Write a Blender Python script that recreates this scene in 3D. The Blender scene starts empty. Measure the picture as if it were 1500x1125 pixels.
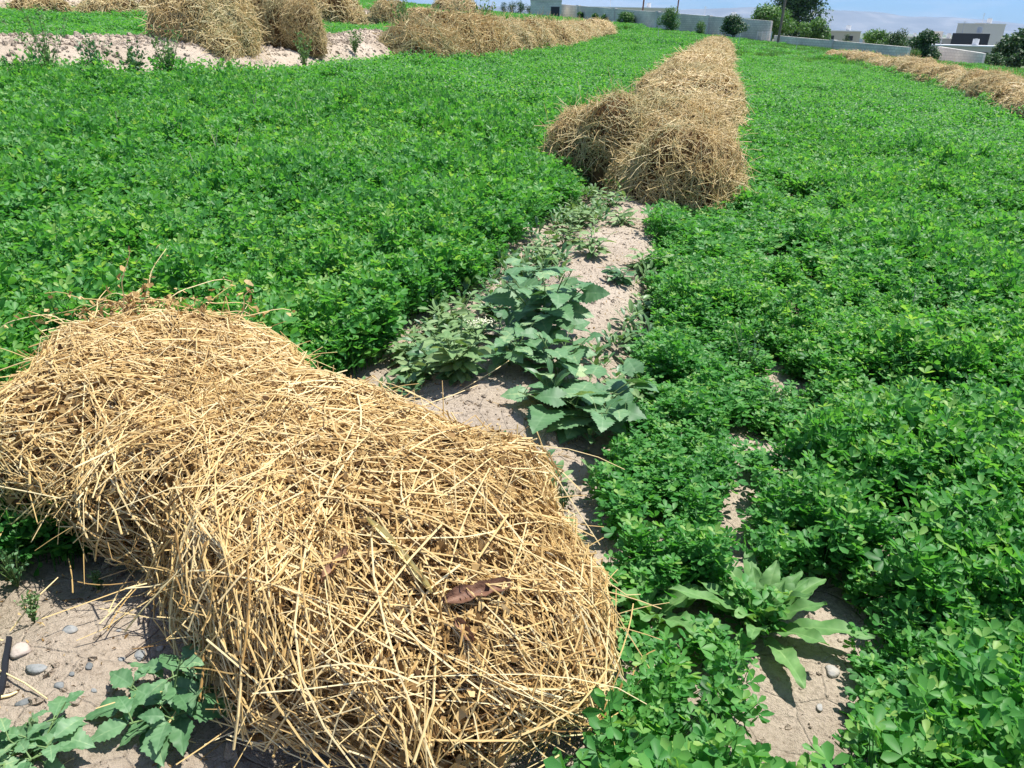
import bpy, math, random
import numpy as np
from mathutils import Vector, Matrix, Euler

SC = bpy.context.scene
COL = SC.collection
RNG = np.random.default_rng(11)
R = math.radians

# ------------------------------------------------------------------ camera geometry
F, CX, CY = 1127.0, 750.0, 562.5
EYE = np.array([0.0, 0.0, 1.6])
PITCH = math.atan((562.5 - 34) / F)
ROLL = 0.020
cp, sp = math.cos(PITCH), math.sin(PITCH)
FW = np.array([0, cp, -sp]); RT0 = np.array([1.0, 0, 0]); UP0 = np.array([0, sp, cp])
RT = math.cos(ROLL) * RT0 + math.sin(ROLL) * UP0
UP = -math.sin(ROLL) * RT0 + math.cos(ROLL) * UP0


def ray(px, py):
    d = FW + (px - CX) / F * RT + (CY - py) / F * UP
    return d / np.linalg.norm(d)


def sstep(x, a, b):
    t = np.clip((x - a) / (b - a), 0, 1)
    return t * t * (3 - 2 * t)


def soft(v, lim, ext):
    a = np.abs(v)
    return np.sign(v) * np.where(a < lim, a, lim + ext * np.tanh((a - lim) / ext))


def plane(x, y):
    return -0.06 * soft(x, 110, 60) + 0.02 * soft(y, 200, 60)


def at(px, py, h=0.0):
    """where the line of sight through a photo pixel meets the sloping field (h above it)"""
    d = ray(px, py)
    t = 0.3
    prev = t
    while t < 600:
        p = EYE + d * t
        if p[2] < plane(p[0], p[1]) + h:
            lo, hi = prev, t
            for _ in range(40):
                m = .5 * (lo + hi); p = EYE + d * m
                if p[2] < plane(p[0], p[1]) + h: hi = m
                else: lo = m
            p = EYE + d * hi
            return np.array([p[0], p[1]])
        prev = t
        t *= 1.02
    p = EYE + d * 400
    return np.array([p[0], p[1]])


def depth(x, y):
    """distance along the view axis of a ground point"""
    return float(np.dot(np.array([x, y, plane(x, y)]) - EYE, FW))


def psize(px_len, x, y):
    return px_len * depth(x, y) / F


# ------------------------------------------------------------------ noise
def vnoise(x, y, seed=0):
    xi = np.floor(x).astype(np.int64); yi = np.floor(y).astype(np.int64)
    fx = x - xi; fy = y - yi
    fx = fx * fx * (3 - 2 * fx); fy = fy * fy * (3 - 2 * fy)

    def h(a, b):
        n = (a * 374761393 + b * 668265263 + seed * 974634777) & 0x7fffffff
        n = ((n ^ (n >> 13)) * 1274126177) & 0x7fffffff
        n = n ^ (n >> 16)
        return (n & 0xffff) / 65535.0
    return (h(xi, yi) * (1 - fx) + h(xi + 1, yi) * fx) * (1 - fy) + (h(xi, yi + 1) * (1 - fx) + h(xi + 1, yi + 1) * fx) * fy


def fbm(x, y, oct=3, seed=0):
    s = 0; a = .5; tot = 0
    for o in range(oct):
        s = s + a * vnoise(x * 2 ** o + 17.3 * o, y * 2 ** o + 5.1 * o, seed + o); tot += a; a *= .5
    return s / tot


def polydist(x, y, pts):
    """unsigned distance and side (positive = left of travel) to a polyline, plus running length"""
    best = np.full(x.shape, 1e9); side = np.zeros(x.shape); run = np.zeros(x.shape); acc = 0
    for (a, b) in zip(pts[:-1], pts[1:]):
        ab = b - a; L = np.linalg.norm(ab)
        t = np.clip(((x - a[0]) * ab[0] + (y - a[1]) * ab[1]) / L ** 2, 0, 1)
        dx = x - a[0] - t * ab[0]; dy = y - a[1] - t * ab[1]
        d = np.hypot(dx, dy)
        cr = ab[0] * (y - a[1]) - ab[1] * (x - a[0])
        m = d < best
        best = np.where(m, d, best); side = np.where(m, np.sign(cr), side); run = np.where(m, acc + t * L, run)
        acc += L
    return best, side, run


def inpoly(x, y, poly):
    c = np.zeros(x.shape, bool); n = len(poly)
    for i in range(n):
        x0, y0 = poly[i]; x1, y1 = poly[(i + 1) % n]
        if y0 == y1: continue
        m = ((y0 > y) != (y1 > y)) & (x < (x1 - x0) * (y - y0) / (y1 - y0) + x0)
        c ^= m
    return c


# ------------------------------------------------------------------ layout on the ground
A_ = lambda *ps: [at(*p) for p in ps]
C_BUND = A_((60, 1180), (150, 1060), (480, 800), (720, 610), (860, 450), (940, 300), (1000, 160), (1034, 100), (1048, 75))
C_BUND.append(C_BUND[-1] + (C_BUND[-1] - C_BUND[-2]) * .1)
AH_ = lambda h, *ps: [at(*p, h) for p in ps]
L_FOOT = AH_(.25, (-420, 116), (-150, 106), (0, 101), (150, 96), (300, 98), (450, 88), (640, 73), (760, 62), (880, 49))
L_BUND = [p + np.array([-.35, .75]) for p in L_FOOT]
U_FOOT = AH_(.25, (-300, 24), (0, 26), (220, 27), (400, 32), (560, 38), (640, 40))
U_BUND = [p + np.array([-.2, .9]) for p in U_FOOT]
R_BUND = AH_(.15, (1720, 232), (1500, 168), (1400, 134), (1300, 108), (1222, 91))
STRIP = A_((-60, 850), (30, 840), (110, 835), (240, 800), (400, 660), (520, 560), (600, 478), (700, 428), (790, 345), (845, 290), (900, 225),
           (985, 225), (992, 290), (958, 400), (960, 470), (934, 560), (926, 650), (880, 760), (868, 840), (885, 900), (880, 1000), (850, 1125), (830, 1500), (-200, 1900))
STRIP = np.array(STRIP)
BARE = [(1115, 645, .17, .13), (1185, 655, .16, .10), (1100, 705, .10, .10), (1240, 910, .15, .16), (1185, 1010, .17, .15), (1160, 1100, .15, .13),
        (1130, 1050, .10, .10), (1060, 960, .10, .08), (1155, 345, .16, .5), (1165, 300, .18, .5), (1450, 300, .35, .55), (1500, 345, .3, .5), (1140, 545, .10, .25), (1160, 470, .10, .4),
        (1090, 800, .10, .09), (940, 905, .12, .09), (920, 800, .10, .06), (905, 990, .09, .08), (1170, 400, .08, .4)]
BARE += [(1265, 885, .10, .12), (1215, 960, .15, .15), (1150, 1075, .14, .14), (1175, 1130, .16, .15), (1000, 960, .06, .06), (1115, 905, .13, .12), (962, 905, .13, .13), (1120, 652, .17, .12), (1250, 1000, .1, .1)]
BARE = [(*(at(px, py) * .97), rx + .02, ry + .05) for px, py, rx, ry in BARE]
WALL_L = A_((800, 28), (1126, 66))
WALL_R = A_((1133, 67), (1327, 92))
WALL_S = A_((1370, 92), (1437, 101))
ed = (WALL_L[0] - WALL_L[1]); ed = ed / np.linalg.norm(ed)
er = (WALL_S[1] - WALL_R[0]); er = er / np.linalg.norm(er)
EDGE = [WALL_S[1] + er * 200, WALL_S[1], WALL_R[0], WALL_L[1], WALL_L[0], WALL_L[0] + ed * 400 + np.array([-200, 0])]


SPARSE = [(1060, 960, .30, .30, .55), (1000, 1060, .22, .2, .35), (1120, 780, .20, .25, .45), (1140, 560, .16, .8, .5), (1170, 420, .2, 1.0, .5), (1210, 1010, .22, .30, .7), (930, 700, .12, .3, .4), (960, 600, .10, .4, .4), (1320, 620, .3, .3, .3), (1300, 800, .12, .2, .4)]
SPARSE = [(*(at(px, py) * .97), rx, ry, st) for px, py, rx, ry, st in SPARSE]


def sparse_amount(x, y):
    b = np.zeros(x.shape)
    for bx, by, rx, ry, st in SPARSE:
        b = np.maximum(b, st * (1 - sstep(((x - bx) / rx) ** 2 + ((y - by) / ry) ** 2, .4, 1.3)))
    return b


def bare_amount(x, y):
    b = np.zeros(x.shape)
    for bx, by, rx, ry in BARE:
        d = ((x - bx) / rx) ** 2 + ((y - by) / ry) ** 2
        b = np.maximum(b, 1 - sstep(d, .35, 1.15))
    return b


def G(x, y):
    x = np.asarray(x, float); y = np.asarray(y, float)
    z = plane(x, y)
    d, s, _ = polydist(x, y, EDGE)
    q = np.where(s < 0, d, -d)
    S = sstep(q, 6, 90)
    z = z * (1 - S) + (-16.0 - 8 * sstep(q, 90, 2500)) * S
    near = y < 70
    d, s, r = polydist(x, y, C_BUND)
    w = .36 + .10 * (vnoise(r * .9, r * 0, 3) - .5)
    z = z + .13 * np.exp(-(d / w) ** 4) * near
    d, s, r = polydist(x, y, L_BUND)
    hh = .55 + .25 * (vnoise(r * .5, r * 0, 5) - .5)
    z = z + np.where(s > 0, .30 * sstep(d, 0, 1.2) * (1 - sstep(d, 20, 60)), 0) + hh * np.exp(-(d / .95) ** 4)
    d, s, r = polydist(x, y, U_BUND)
    z = z + .5 * np.exp(-(d / .7) ** 4) + np.where((s > 0) & (d < 30), .35 * sstep(d, 0, 1.2) * (1 - sstep(d, 12, 28)), 0)
    d, s, r = polydist(x, y, R_BUND)
    z = z + .25 * np.exp(-(d / .6) ** 4)
    # roughness of tilled dry soil
    nr = np.hypot(x, y)
    fine = (nr < 14)
    z = z + np.where(nr < 45, .05 * (fbm(x * 1.4, y * 1.4, 3, 21) - .5), 0)
    z = z + np.where(fine, .045 * (fbm(x * 7, y * 7, 3, 31) - .5), 0)
    z = z + np.where(fine, .016 * (np.abs(fbm(x * 22, y * 22, 2, 41) - .5)), 0)
    return z


def g1(x, y):
    return float(G(np.array([x]), np.array([y]))[0])


# ------------------------------------------------------------------ mesh building
class MB:
    def __init__(self):
        self.V = []; self.Q = []; self.T = []; self.tone = []; self.n = 0; self.qm = []; self.tm = []

    def add(self, V, Q=None, T=None, tone=.5, mat=0):
        V = np.asarray(V, float).reshape(-1, 3)
        if Q is not None and len(Q):
            Q = np.asarray(Q, int).reshape(-1, 4) + self.n; self.Q.append(Q); self.qm.append(np.full(len(Q), mat))
        if T is not None and len(T):
            T = np.asarray(T, int).reshape(-1, 3) + self.n; self.T.append(T); self.tm.append(np.full(len(T), mat))
        self.V.append(V)
        self.tone.append(np.broadcast_to(np.asarray(tone, float), (len(V),)))
        self.n += len(V)

    def mesh(self, name, mats, smooth=False):
        V = np.concatenate(self.V); me = bpy.data.meshes.new(name)
        Q = np.concatenate(self.Q) if self.Q else np.zeros((0, 4), int)
        T = np.concatenate(self.T) if self.T else np.zeros((0, 3), int)
        mi = np.concatenate(([np.concatenate(self.qm)] if self.Q else []) + ([np.concatenate(self.tm)] if self.T else []))
        me.vertices.add(len(V)); me.vertices.foreach_set('co', V.astype(np.float32).ravel())
        loops = np.concatenate([Q.ravel(), T.ravel()]).astype(np.int32)
        me.loops.add(len(loops)); me.loops.foreach_set('vertex_index', loops)
        tot = len(Q) + len(T)
        me.polygons.add(tot)
        st = np.concatenate([np.arange(len(Q)) * 4, len(Q) * 4 + np.arange(len(T)) * 3]).astype(np.int32)
        me.polygons.foreach_set('loop_start', st)
        me.polygons.foreach_set('loop_total', np.concatenate([np.full(len(Q), 4), np.full(len(T), 3)]).astype(np.int32))
        for m in (mats if isinstance(mats, (list, tuple)) else [mats]): me.materials.append(m)
        me.polygons.foreach_set('material_index', mi.astype(np.int32))
        me.polygons.foreach_set('use_smooth', np.full(tot, smooth))
        a = me.attributes.new('tone', 'FLOAT', 'POINT')
        a.data.foreach_set('value', np.concatenate(self.tone).astype(np.float32))
        me.update(calc_edges=True); me.validate()
        return me

    def build(self, name, mats, parent=None, loc=None, rotz=0, smooth=False):
        o = bpy.data.objects.new(name, self.mesh(name, mats, smooth))
        COL.objects.link(o)
        if parent: o.parent = parent
        if loc is not None: o.location = loc
        o.rotation_euler = (0, 0, rotz)
        return o

    # simple shapes
    def box(self, c, s, rz=0, tone=.5, mat=0, taper=1.0):
        x, y, z = np.array(s) / 2
        v = np.array([[-x, -y, -z], [x, -y, -z], [x, y, -z], [-x, y, -z], [-x * taper, -y * taper, z], [x * taper, -y * taper, z], [x * taper, y * taper, z], [-x * taper, y * taper, z]])
        c_, s_ = math.cos(rz), math.sin(rz)
        v = np.stack([v[:, 0] * c_ - v[:, 1] * s_, v[:, 0] * s_ + v[:, 1] * c_, v[:, 2]], 1) + np.array(c)
        self.add(v, [[0, 3, 2, 1], [4, 5, 6, 7], [0, 1, 5, 4], [1, 2, 6, 5], [2, 3, 7, 6], [3, 0, 4, 7]], tone=tone, mat=mat)

    def tube(self, pts, rad, sides=6, tone=.5, mat=0, cap=True):
        P = np.asarray(pts, float); rad = np.broadcast_to(np.asarray(rad, float), (len(P),))
        self.tubes(P[None], rad[None], sides, np.array([tone]), mat)

    def tubes(self, P, rad, sides=4, tone=None, mat=0):
        """many tubes at once: P (M,K,3), rad (M,K)"""
        M, K, _ = P.shape
        t = np.gradient(P, axis=1)
        t /= np.linalg.norm(t, axis=2, keepdims=True) + 1e-9
        ref = np.where(np.abs(t[:, :1, 2:3]) > .8, np.array([1.0, .1, 0]), np.array([.1, .05, 1.0]))
        s = np.cross(t, np.broadcast_to(ref, t.shape)); s /= np.linalg.norm(s, axis=2, keepdims=True) + 1e-9
        u = np.cross(s, t)
        ang = np.arange(sides) / sides * 2 * np.pi
        V = P[:, :, None, :] + rad[:, :, None, None] * (np.cos(ang)[None, None, :, None] * s[:, :, None, :] + np.sin(ang)[None, None, :, None] * u[:, :, None, :])
        idx = np.arange(M * K * sides).reshape(M, K, sides)
        a = idx[:, :-1, :]; b = np.roll(idx, -1, 2)[:, :-1, :]; c = np.roll(idx, -1, 2)[:, 1:, :]; d = idx[:, 1:, :]
        Q = np.stack([a, b, c, d], -1).reshape(-1, 4)
        tn = np.repeat(np.broadcast_to(np.asarray(.5 if tone is None else tone, float), (M,)), K * sides)
        if sides == 4:
            caps = np.concatenate([idx[:, 0, ::-1], idx[:, -1, :]]); Q = np.concatenate([Q, caps])
        self.add(V.reshape(-1, 3), Q, tone=tn, mat=mat)


def norm(v):
    return v / (np.linalg.norm(v, axis=-1, keepdims=True) + 1e-9)


def empty(name, loc, rotz=0):
    o = bpy.data.objects.new(name, None); COL.objects.link(o)
    o.empty_display_size = .1
    o.location = loc; o.rotation_euler = (0, 0, rotz)
    return o


def tag(o, label=None, cat=None, group=None, kind=None):
    if label: o['label'] = label
    if cat: o['category'] = cat
    if group: o['group'] = group
    if kind: o['kind'] = kind
    return o


# ------------------------------------------------------------------ materials
def new_mat(name):
    m = bpy.data.materials.new(name); m.use_nodes = True
    nt = m.node_tree; nt.nodes.clear()
    out = nt.nodes.new('ShaderNodeOutputMaterial')
    return m, nt, out


def N(nt, t, **kw):
    n = nt.nodes.new(t)
    for k, v in kw.items(): setattr(n, k, v)
    return n


def ramp(nt, stops):
    r = N(nt, 'ShaderNodeValToRGB'); e = r.color_ramp.elements
    while len(e) > 1: e.remove(e[-1])
    e[0].position = stops[0][0]; e[0].color = (*stops[0][1], 1)
    for p, c in stops[1:]:
        k = e.new(p); k.color = (*c, 1)
    return r


def leaf_mat(name, stops, trans=.35, rough=.45, spec=.4, patch=.25, patch_scale=.5, tcol=1.6):
    m, nt, out = new_mat(name)
    at_ = N(nt, 'ShaderNodeAttribute', attribute_name='tone')
    geo = N(nt, 'ShaderNodeNewGeometry')
    nz = N(nt, 'ShaderNodeTexNoise'); nz.inputs['Scale'].default_value = patch_scale; nz.inputs['Detail'].default_value = 3
    nt.links.new(geo.outputs['Position'], nz.inputs['Vector'])
    ma = N(nt, 'ShaderNodeMath', operation='MULTIPLY_ADD'); ma.inputs[1].default_value = patch; ma.inputs[2].default_value = -patch / 2
    nt.links.new(nz.outputs['Fac'], ma.inputs[0])
    ad = N(nt, 'ShaderNodeMath', operation='ADD'); nt.links.new(at_.outputs['Fac'], ad.inputs[0]); nt.links.new(ma.outputs[0], ad.inputs[1])
    r = ramp(nt, stops); nt.links.new(ad.outputs[0], r.inputs['Fac'])
    b = N(nt, 'ShaderNodeBsdfPrincipled'); b.inputs['Roughness'].default_value = rough; b.inputs['Specular IOR Level'].default_value = spec
    nt.links.new(r.outputs['Color'], b.inputs['Base Color'])
    tr = N(nt, 'ShaderNodeBsdfTranslucent')
    mx = N(nt, 'ShaderNodeMix', data_type='RGBA', blend_type='MULTIPLY'); mx.inputs['Factor'].default_value = 1
    mx.inputs['B'].default_value = (tcol * 1.0, tcol * 1.05, tcol * .45, 1)
    nt.links.new(r.outputs['Color'], mx.inputs['A']); nt.links.new(mx.outputs['Result'], tr.inputs['Color'])
    ms = N(nt, 'ShaderNodeMixShader'); ms.inputs[0].default_value = trans
    nt.links.new(b.outputs[0], ms.inputs[1]); nt.links.new(tr.outputs[0], ms.inputs[2])
    nt.links.new(ms.outputs[0], out.inputs['Surface'])
    return m


def tone_mat(name, stops, rough=.6, spec=.3, trans=0.0, noise=.0, nscale=60, bump=0.0):
    m, nt, out = new_mat(name)
    at_ = N(nt, 'ShaderNodeAttribute', attribute_name='tone')
    src = at_.outputs['Fac']
    tc = N(nt, 'ShaderNodeTexCoord')
    nz = N(nt, 'ShaderNodeTexNoise'); nz.inputs['Scale'].default_value = nscale; nz.inputs['Detail'].default_value = 4
    nt.links.new(tc.outputs['Object'], nz.inputs['Vector'])
    if noise:
        ma = N(nt, 'ShaderNodeMath', operation='MULTIPLY_ADD'); ma.inputs[1].default_value = noise; ma.inputs[2].default_value = -noise / 2
        nt.links.new(nz.outputs['Fac'], ma.inputs[0])
        ad = N(nt, 'ShaderNodeMath', operation='ADD'); nt.links.new(src, ad.inputs[0]); nt.links.new(ma.outputs[0], ad.inputs[1]); src = ad.outputs[0]
    r = ramp(nt, stops); nt.links.new(src, r.inputs['Fac'])
    b = N(nt, 'ShaderNodeBsdfPrincipled'); b.inputs['Roughness'].default_value = rough; b.inputs['Specular IOR Level'].default_value = spec
    nt.links.new(r.outputs['Color'], b.inputs['Base Color'])
    if bump:
        bp = N(nt, 'ShaderNodeBump'); bp.inputs['Strength'].default_value = bump; bp.inputs['Distance'].default_value = .02
        nt.links.new(nz.outputs['Fac'], bp.inputs['Height']); nt.links.new(bp.outputs[0], b.inputs['Normal'])
    if trans:
        tr = N(nt, 'ShaderNodeBsdfTranslucent'); nt.links.new(r.outputs['Color'], tr.inputs['Color'])
        ms = N(nt, 'ShaderNodeMixShader'); ms.inputs[0].default_value = trans
        nt.links.new(b.outputs[0], ms.inputs[1]); nt.links.new(tr.outputs[0], ms.inputs[2]); nt.links.new(ms.outputs[0], out.inputs['Surface'])
    else:
        nt.links.new(b.outputs[0], out.inputs['Surface'])
    return m


M = {}
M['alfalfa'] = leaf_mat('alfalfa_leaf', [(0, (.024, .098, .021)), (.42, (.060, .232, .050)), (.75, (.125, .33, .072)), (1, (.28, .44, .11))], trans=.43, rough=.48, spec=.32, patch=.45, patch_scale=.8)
M['grass'] = leaf_mat('field_grass', [(0, (.05, .13, .025)), (.5, (.09, .22, .045)), (1, (.19, .30, .09))], trans=.35, rough=.5)
M['weed'] = leaf_mat('weed_leaf', [(0, (.03, .10, .035)), (.5, (.065, .165, .065)), (1, (.16, .27, .10))], trans=.22, rough=.45, spec=.45, patch=.1)
M['grey_weed'] = leaf_mat('grey_weed_leaf', [(0, (.06, .14, .05)), (.5, (.15, .26, .10)), (1, (.29, .38, .19))], trans=.2, rough=.6, spec=.2, patch=.1)
M['broad'] = leaf_mat('broad_leaf', [(0, (.035, .10, .038)), (.5, (.090, .205, .085)), (.8, (.165, .295, .145)), (1, (.32, .42, .20))], trans=.2, rough=.5, spec=.3, patch=.35, patch_scale=35)
M['dock'] = leaf_mat('dock_leaf', [(0, (.045, .13, .035)), (.5, (.115, .25, .075)), (.8, (.19, .34, .12)), (1, (.34, .45, .20))], trans=.25, rough=.55, spec=.25, patch=.35, patch_scale=30)
M['tree_dark'] = leaf_mat('tree_leaf_dark', [(0, (.012, .040, .014)), (.5, (.028, .085, .022)), (1, (.06, .14, .035))], trans=.2, rough=.5, patch=.2)
M['tree_light'] = leaf_mat('tree_leaf_light', [(0, (.03, .085, .018)), (.5, (.065, .165, .03)), (1, (.13, .25, .05))], trans=.28, rough=.5, patch=.2)
M['straw'] = tone_mat('straw', [(0, (.19, .10, .032)), (.25, (.43, .27, .095)), (.6, (.67, .48, .20)), (1, (.83, .69, .39))], rough=.42, spec=.45, noise=.25, nscale=25)
M['straw_old'] = tone_mat('straw_old', [(0, (.16, .105, .04)), (.3, (.43, .31, .13)), (.65, (.66, .50, .23)), (1, (.80, .67, .38))], rough=.5, spec=.35, noise=.25, nscale=18)
M['straw_green'] = tone_mat('straw_green', [(0, (.14, .135, .05)), (.4, (.38, .345, .155)), (1, (.66, .59, .33))], rough=.5, spec=.3, noise=.2, nscale=18)
M['hay_leaf'] = tone_mat('hay_leaf', [(0, (.09, .048, .018)), (.35, (.29, .175, .065)), (.7, (.51, .345, .14)), (1, (.70, .53, .27))], rough=.7, spec=.2, trans=.15, noise=.2, nscale=50)
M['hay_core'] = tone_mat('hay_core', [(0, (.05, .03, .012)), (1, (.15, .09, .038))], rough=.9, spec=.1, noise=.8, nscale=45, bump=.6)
M['brown_leaf'] = tone_mat('brown_leaf', [(0, (.06, .03, .018)), (.6, (.17, .085, .05)), (1, (.30, .17, .10))], rough=.6, noise=.5, nscale=60, bump=.4)
M['stem'] = tone_mat('stem', [(0, (.05, .12, .03)), (1, (.22, .32, .12))], rough=.5)
M['dry_stem'] = tone_mat('dry_stem', [(0, (.30, .21, .12)), (1, (.62, .55, .40))], rough=.6)
M['flower'] = tone_mat('flower', [(0, (.45, .47, .20)), (1, (.80, .78, .60))], rough=.6)
M['bark'] = tone_mat('bark', [(0, (.05, .035, .025)), (1, (.17, .13, .09))], rough=.9, noise=.6, nscale=8)
M['stone'] = tone_mat('stone', [(0, (.13, .14, .14)), (.4, (.26, .27, .265)), (.7, (.38, .345, .30)), (1, (.45, .375, .32))], rough=.85, noise=.55, nscale=70, bump=.3)
M['metal_white'] = tone_mat('painted_metal', [(0, (.45, .46, .47)), (1, (.75, .75, .73))], rough=.5)
M['rust'] = tone_mat('rusty_metal', [(0, (.09, .045, .03)), (1, (.22, .11, .07))], rough=.8, noise=.6, nscale=6)
M['wood'] = tone_mat('weathered_wood', [(0, (.12, .09, .07)), (1, (.30, .25, .20))], rough=.85, noise=.6, nscale=5)
M['black'] = tone_mat('shadow_black', [(0, (.008, .009, .014)), (1, (.02, .022, .03))], rough=.6)  # near-black colour for the strip that stands in for a shadow


def block_mat(name, c1, c2, mortar, sx=.4, sy=.2):
    m, nt, out = new_mat(name)
    tc = N(nt, 'ShaderNodeTexCoord'); sep = N(nt, 'ShaderNodeSeparateXYZ'); cmb = N(nt, 'ShaderNodeCombineXYZ')
    nt.links.new(tc.outputs['Object'], sep.inputs[0])
    ad = N(nt, 'ShaderNodeMath', operation='ADD'); nt.links.new(sep.outputs['X'], ad.inputs[0]); nt.links.new(sep.outputs['Y'], ad.inputs[1])
    nt.links.new(ad.outputs[0], cmb.inputs[0]); nt.links.new(sep.outputs['Z'], cmb.inputs[1])
    br = N(nt, 'ShaderNodeTexBrick'); br.inputs['Scale'].default_value = 1
    br.inputs['Color1'].default_value = (*c1, 1); br.inputs['Color2'].default_value = (*c2, 1); br.inputs['Mortar'].default_value = (*mortar, 1)
    br.inputs['Brick Width'].default_value = sx; br.inputs['Row Height'].default_value = sy; br.inputs['Mortar Size'].default_value = .016
    nt.links.new(cmb.outputs[0], br.inputs['Vector'])
    nz = N(nt, 'ShaderNodeTexNoise'); nz.inputs['Scale'].default_value = .5; nz.inputs['Detail'].default_value = 5
    nt.links.new(tc.outputs['Object'], nz.inputs['Vector'])
    r = ramp(nt, [(.3, (.72, .72, .72)), (.7, (1.12, 1.1, 1.06))]); nt.links.new(nz.outputs['Fac'], r.inputs['Fac'])
    mx = N(nt, 'ShaderNodeMix', data_type='RGBA', blend_type='MULTIPLY'); mx.inputs['Factor'].default_value = 1
    nt.links.new(br.outputs['Color'], mx.inputs['A']); nt.links.new(r.outputs['Color'], mx.inputs['B'])
    b = N(nt, 'ShaderNodeBsdfPrincipled'); b.inputs['Roughness'].default_value = .9
    nt.links.new(mx.outputs['Result'], b.inputs['Base Color'])
    nt.links.new(b.outputs[0], out.inputs['Surface'])
    return m


M['block'] = block_mat('concrete_block', (.72, .69, .63), (.82, .79, .725), (.55, .53, .485))
M['block_fresh'] = block_mat('pale_block', (.76, .74, .69), (.85, .83, .78), (.62, .60, .56))
M['plaster'] = tone_mat('plaster', [(0, (.28, .25, .21)), (.5, (.52, .46, .38)), (1, (.78, .76, .73))], rough=.9, noise=.1, nscale=.6)
M['dark_clad'] = tone_mat('dark_cladding', [(0, (.02, .022, .027)), (1, (.07, .07, .08))], rough=.5)
M['roof_white'] = tone_mat('white_roof', [(0, (.6, .6, .6)), (1, (.82, .83, .84))], rough=.5)


def soil_mat():
    m, nt, out = new_mat('soil')
    geo = N(nt, 'ShaderNodeNewGeometry')
    n1 = N(nt, 'ShaderNodeTexNoise'); n1.inputs['Scale'].default_value = 1.3; n1.inputs['Detail'].default_value = 6; n1.inputs['Roughness'].default_value = .6
    n2 = N(nt, 'ShaderNodeTexNoise'); n2.inputs['Scale'].default_value = 60; n2.inputs['Detail'].default_value = 6; n2.inputs['Roughness'].default_value = .7
    n3 = N(nt, 'ShaderNodeTexNoise'); n3.inputs['Scale'].default_value = 260; n3.inputs['Detail'].default_value = 3
    vo = N(nt, 'ShaderNodeTexVoronoi', feature='DISTANCE_TO_EDGE'); vo.inputs['Scale'].default_value = 7
    wn = N(nt, 'ShaderNodeMix', data_type='RGBA', blend_type='ADD'); wn.inputs['Factor'].default_value = .12
    nt.links.new(geo.outputs['Position'], wn.inputs['A']); nt.links.new(n1.outputs['Color'], wn.inputs['B'])
    for n in (n1, n2, n3): nt.links.new(geo.outputs['Position'], n.inputs['Vector'])
    nt.links.new(wn.outputs['Result'], vo.inputs['Vector'])
    r1 = ramp(nt, [(.28, (.37, .302, .225)), (.5, (.51, .425, .328)), (.75, (.60, .515, .412))]); nt.links.new(n1.outputs['Fac'], r1.inputs['Fac'])
    r2 = ramp(nt, [(.25, (.56, .53, .50)), (.5, (.97, .97, .97)), (.8, (1.15, 1.15, 1.15))]); nt.links.new(n2.outputs['Fac'], r2.inputs['Fac'])
    mx = N(nt, 'ShaderNodeMix', data_type='RGBA', blend_type='MULTIPLY'); mx.inputs['Factor'].default_value = 1
    nt.links.new(r1.outputs['Color'], mx.inputs['A']); nt.links.new(r2.outputs['Color'], mx.inputs['B'])
    # far ground: dry olive plain with fields
    at_ = N(nt, 'ShaderNodeAttribute', attribute_name='tone')
    n4 = N(nt, 'ShaderNodeTexNoise'); n4.inputs['Scale'].default_value = .012; n4.inputs['Detail'].default_value = 5
    nt.links.new(geo.outputs['Position'], n4.inputs['Vector'])
    r4 = ramp(nt, [(.35, (.07, .12, .05)), (.5, (.12, .16, .07)), (.62, (.34, .30, .21)), (.75, (.42, .37, .28))]); nt.links.new(n4.outputs['Fac'], r4.inputs['Fac'])
    mf = N(nt, 'ShaderNodeMix', data_type='RGBA'); nt.links.new(at_.outputs['Fac'], mf.inputs['Factor'])
    nt.links.new(mx.outputs['Result'], mf.inputs['A']); nt.links.new(r4.outputs['Color'], mf.inputs['B'])
    b = N(nt, 'ShaderNodeBsdfPrincipled'); b.inputs['Roughness'].default_value = .95; b.inputs['Specular IOR Level'].default_value = .1
    nt.links.new(mf.outputs['Result'], b.inputs['Base Color'])
    # bump: grains plus thin drying cracks
    cr = N(nt, 'ShaderNodeMapRange'); cr.inputs['From Max'].default_value = .03; nt.links.new(vo.outputs['Distance'], cr.inputs['Value'])
    s1 = N(nt, 'ShaderNodeMath', operation='MULTIPLY_ADD'); s1.inputs[1].default_value = .35
    nt.links.new(n3.outputs['Fac'], s1.inputs[0]); nt.links.new(n2.outputs['Fac'], s1.inputs[2])
    s2 = N(nt, 'ShaderNodeMath', operation='MULTIPLY_ADD'); s2.inputs[1].default_value = .35
    nt.links.new(cr.outputs[0], s2.inputs[0]); nt.links.new(s1.outputs[0], s2.inputs[2])
    bp = N(nt, 'ShaderNodeBump'); bp.inputs['Strength'].default_value = 1.0; bp.inputs['Distance'].default_value = .02
    nt.links.new(s2.outputs[0], bp.inputs['Height']); nt.links.new(bp.outputs[0], b.inputs['Normal'])
    nt.links.new(b.outputs[0], out.inputs['Surface'])
    return m


M['soil'] = soil_mat()
M['mountain'] = tone_mat('mountain_rock', [(0, (.10, .115, .12)), (.55, (.19, .20, .20)), (1, (.36, .35, .33))], rough=1, noise=1.1, nscale=.004)

# ------------------------------------------------------------------ ground sheet
def axis(fine0, fine1, step, lo, hi, grow=1.045):
    a = list(np.arange(fine0, fine1, step)); s = step; v = a[-1]
    while v < hi: s *= grow; v += s; a.append(v)
    s = step; v = fine0; b = []
    while v > lo: s *= grow * 1.02; v -= s; b.append(v)
    return np.array(b[::-1] + a)


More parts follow.
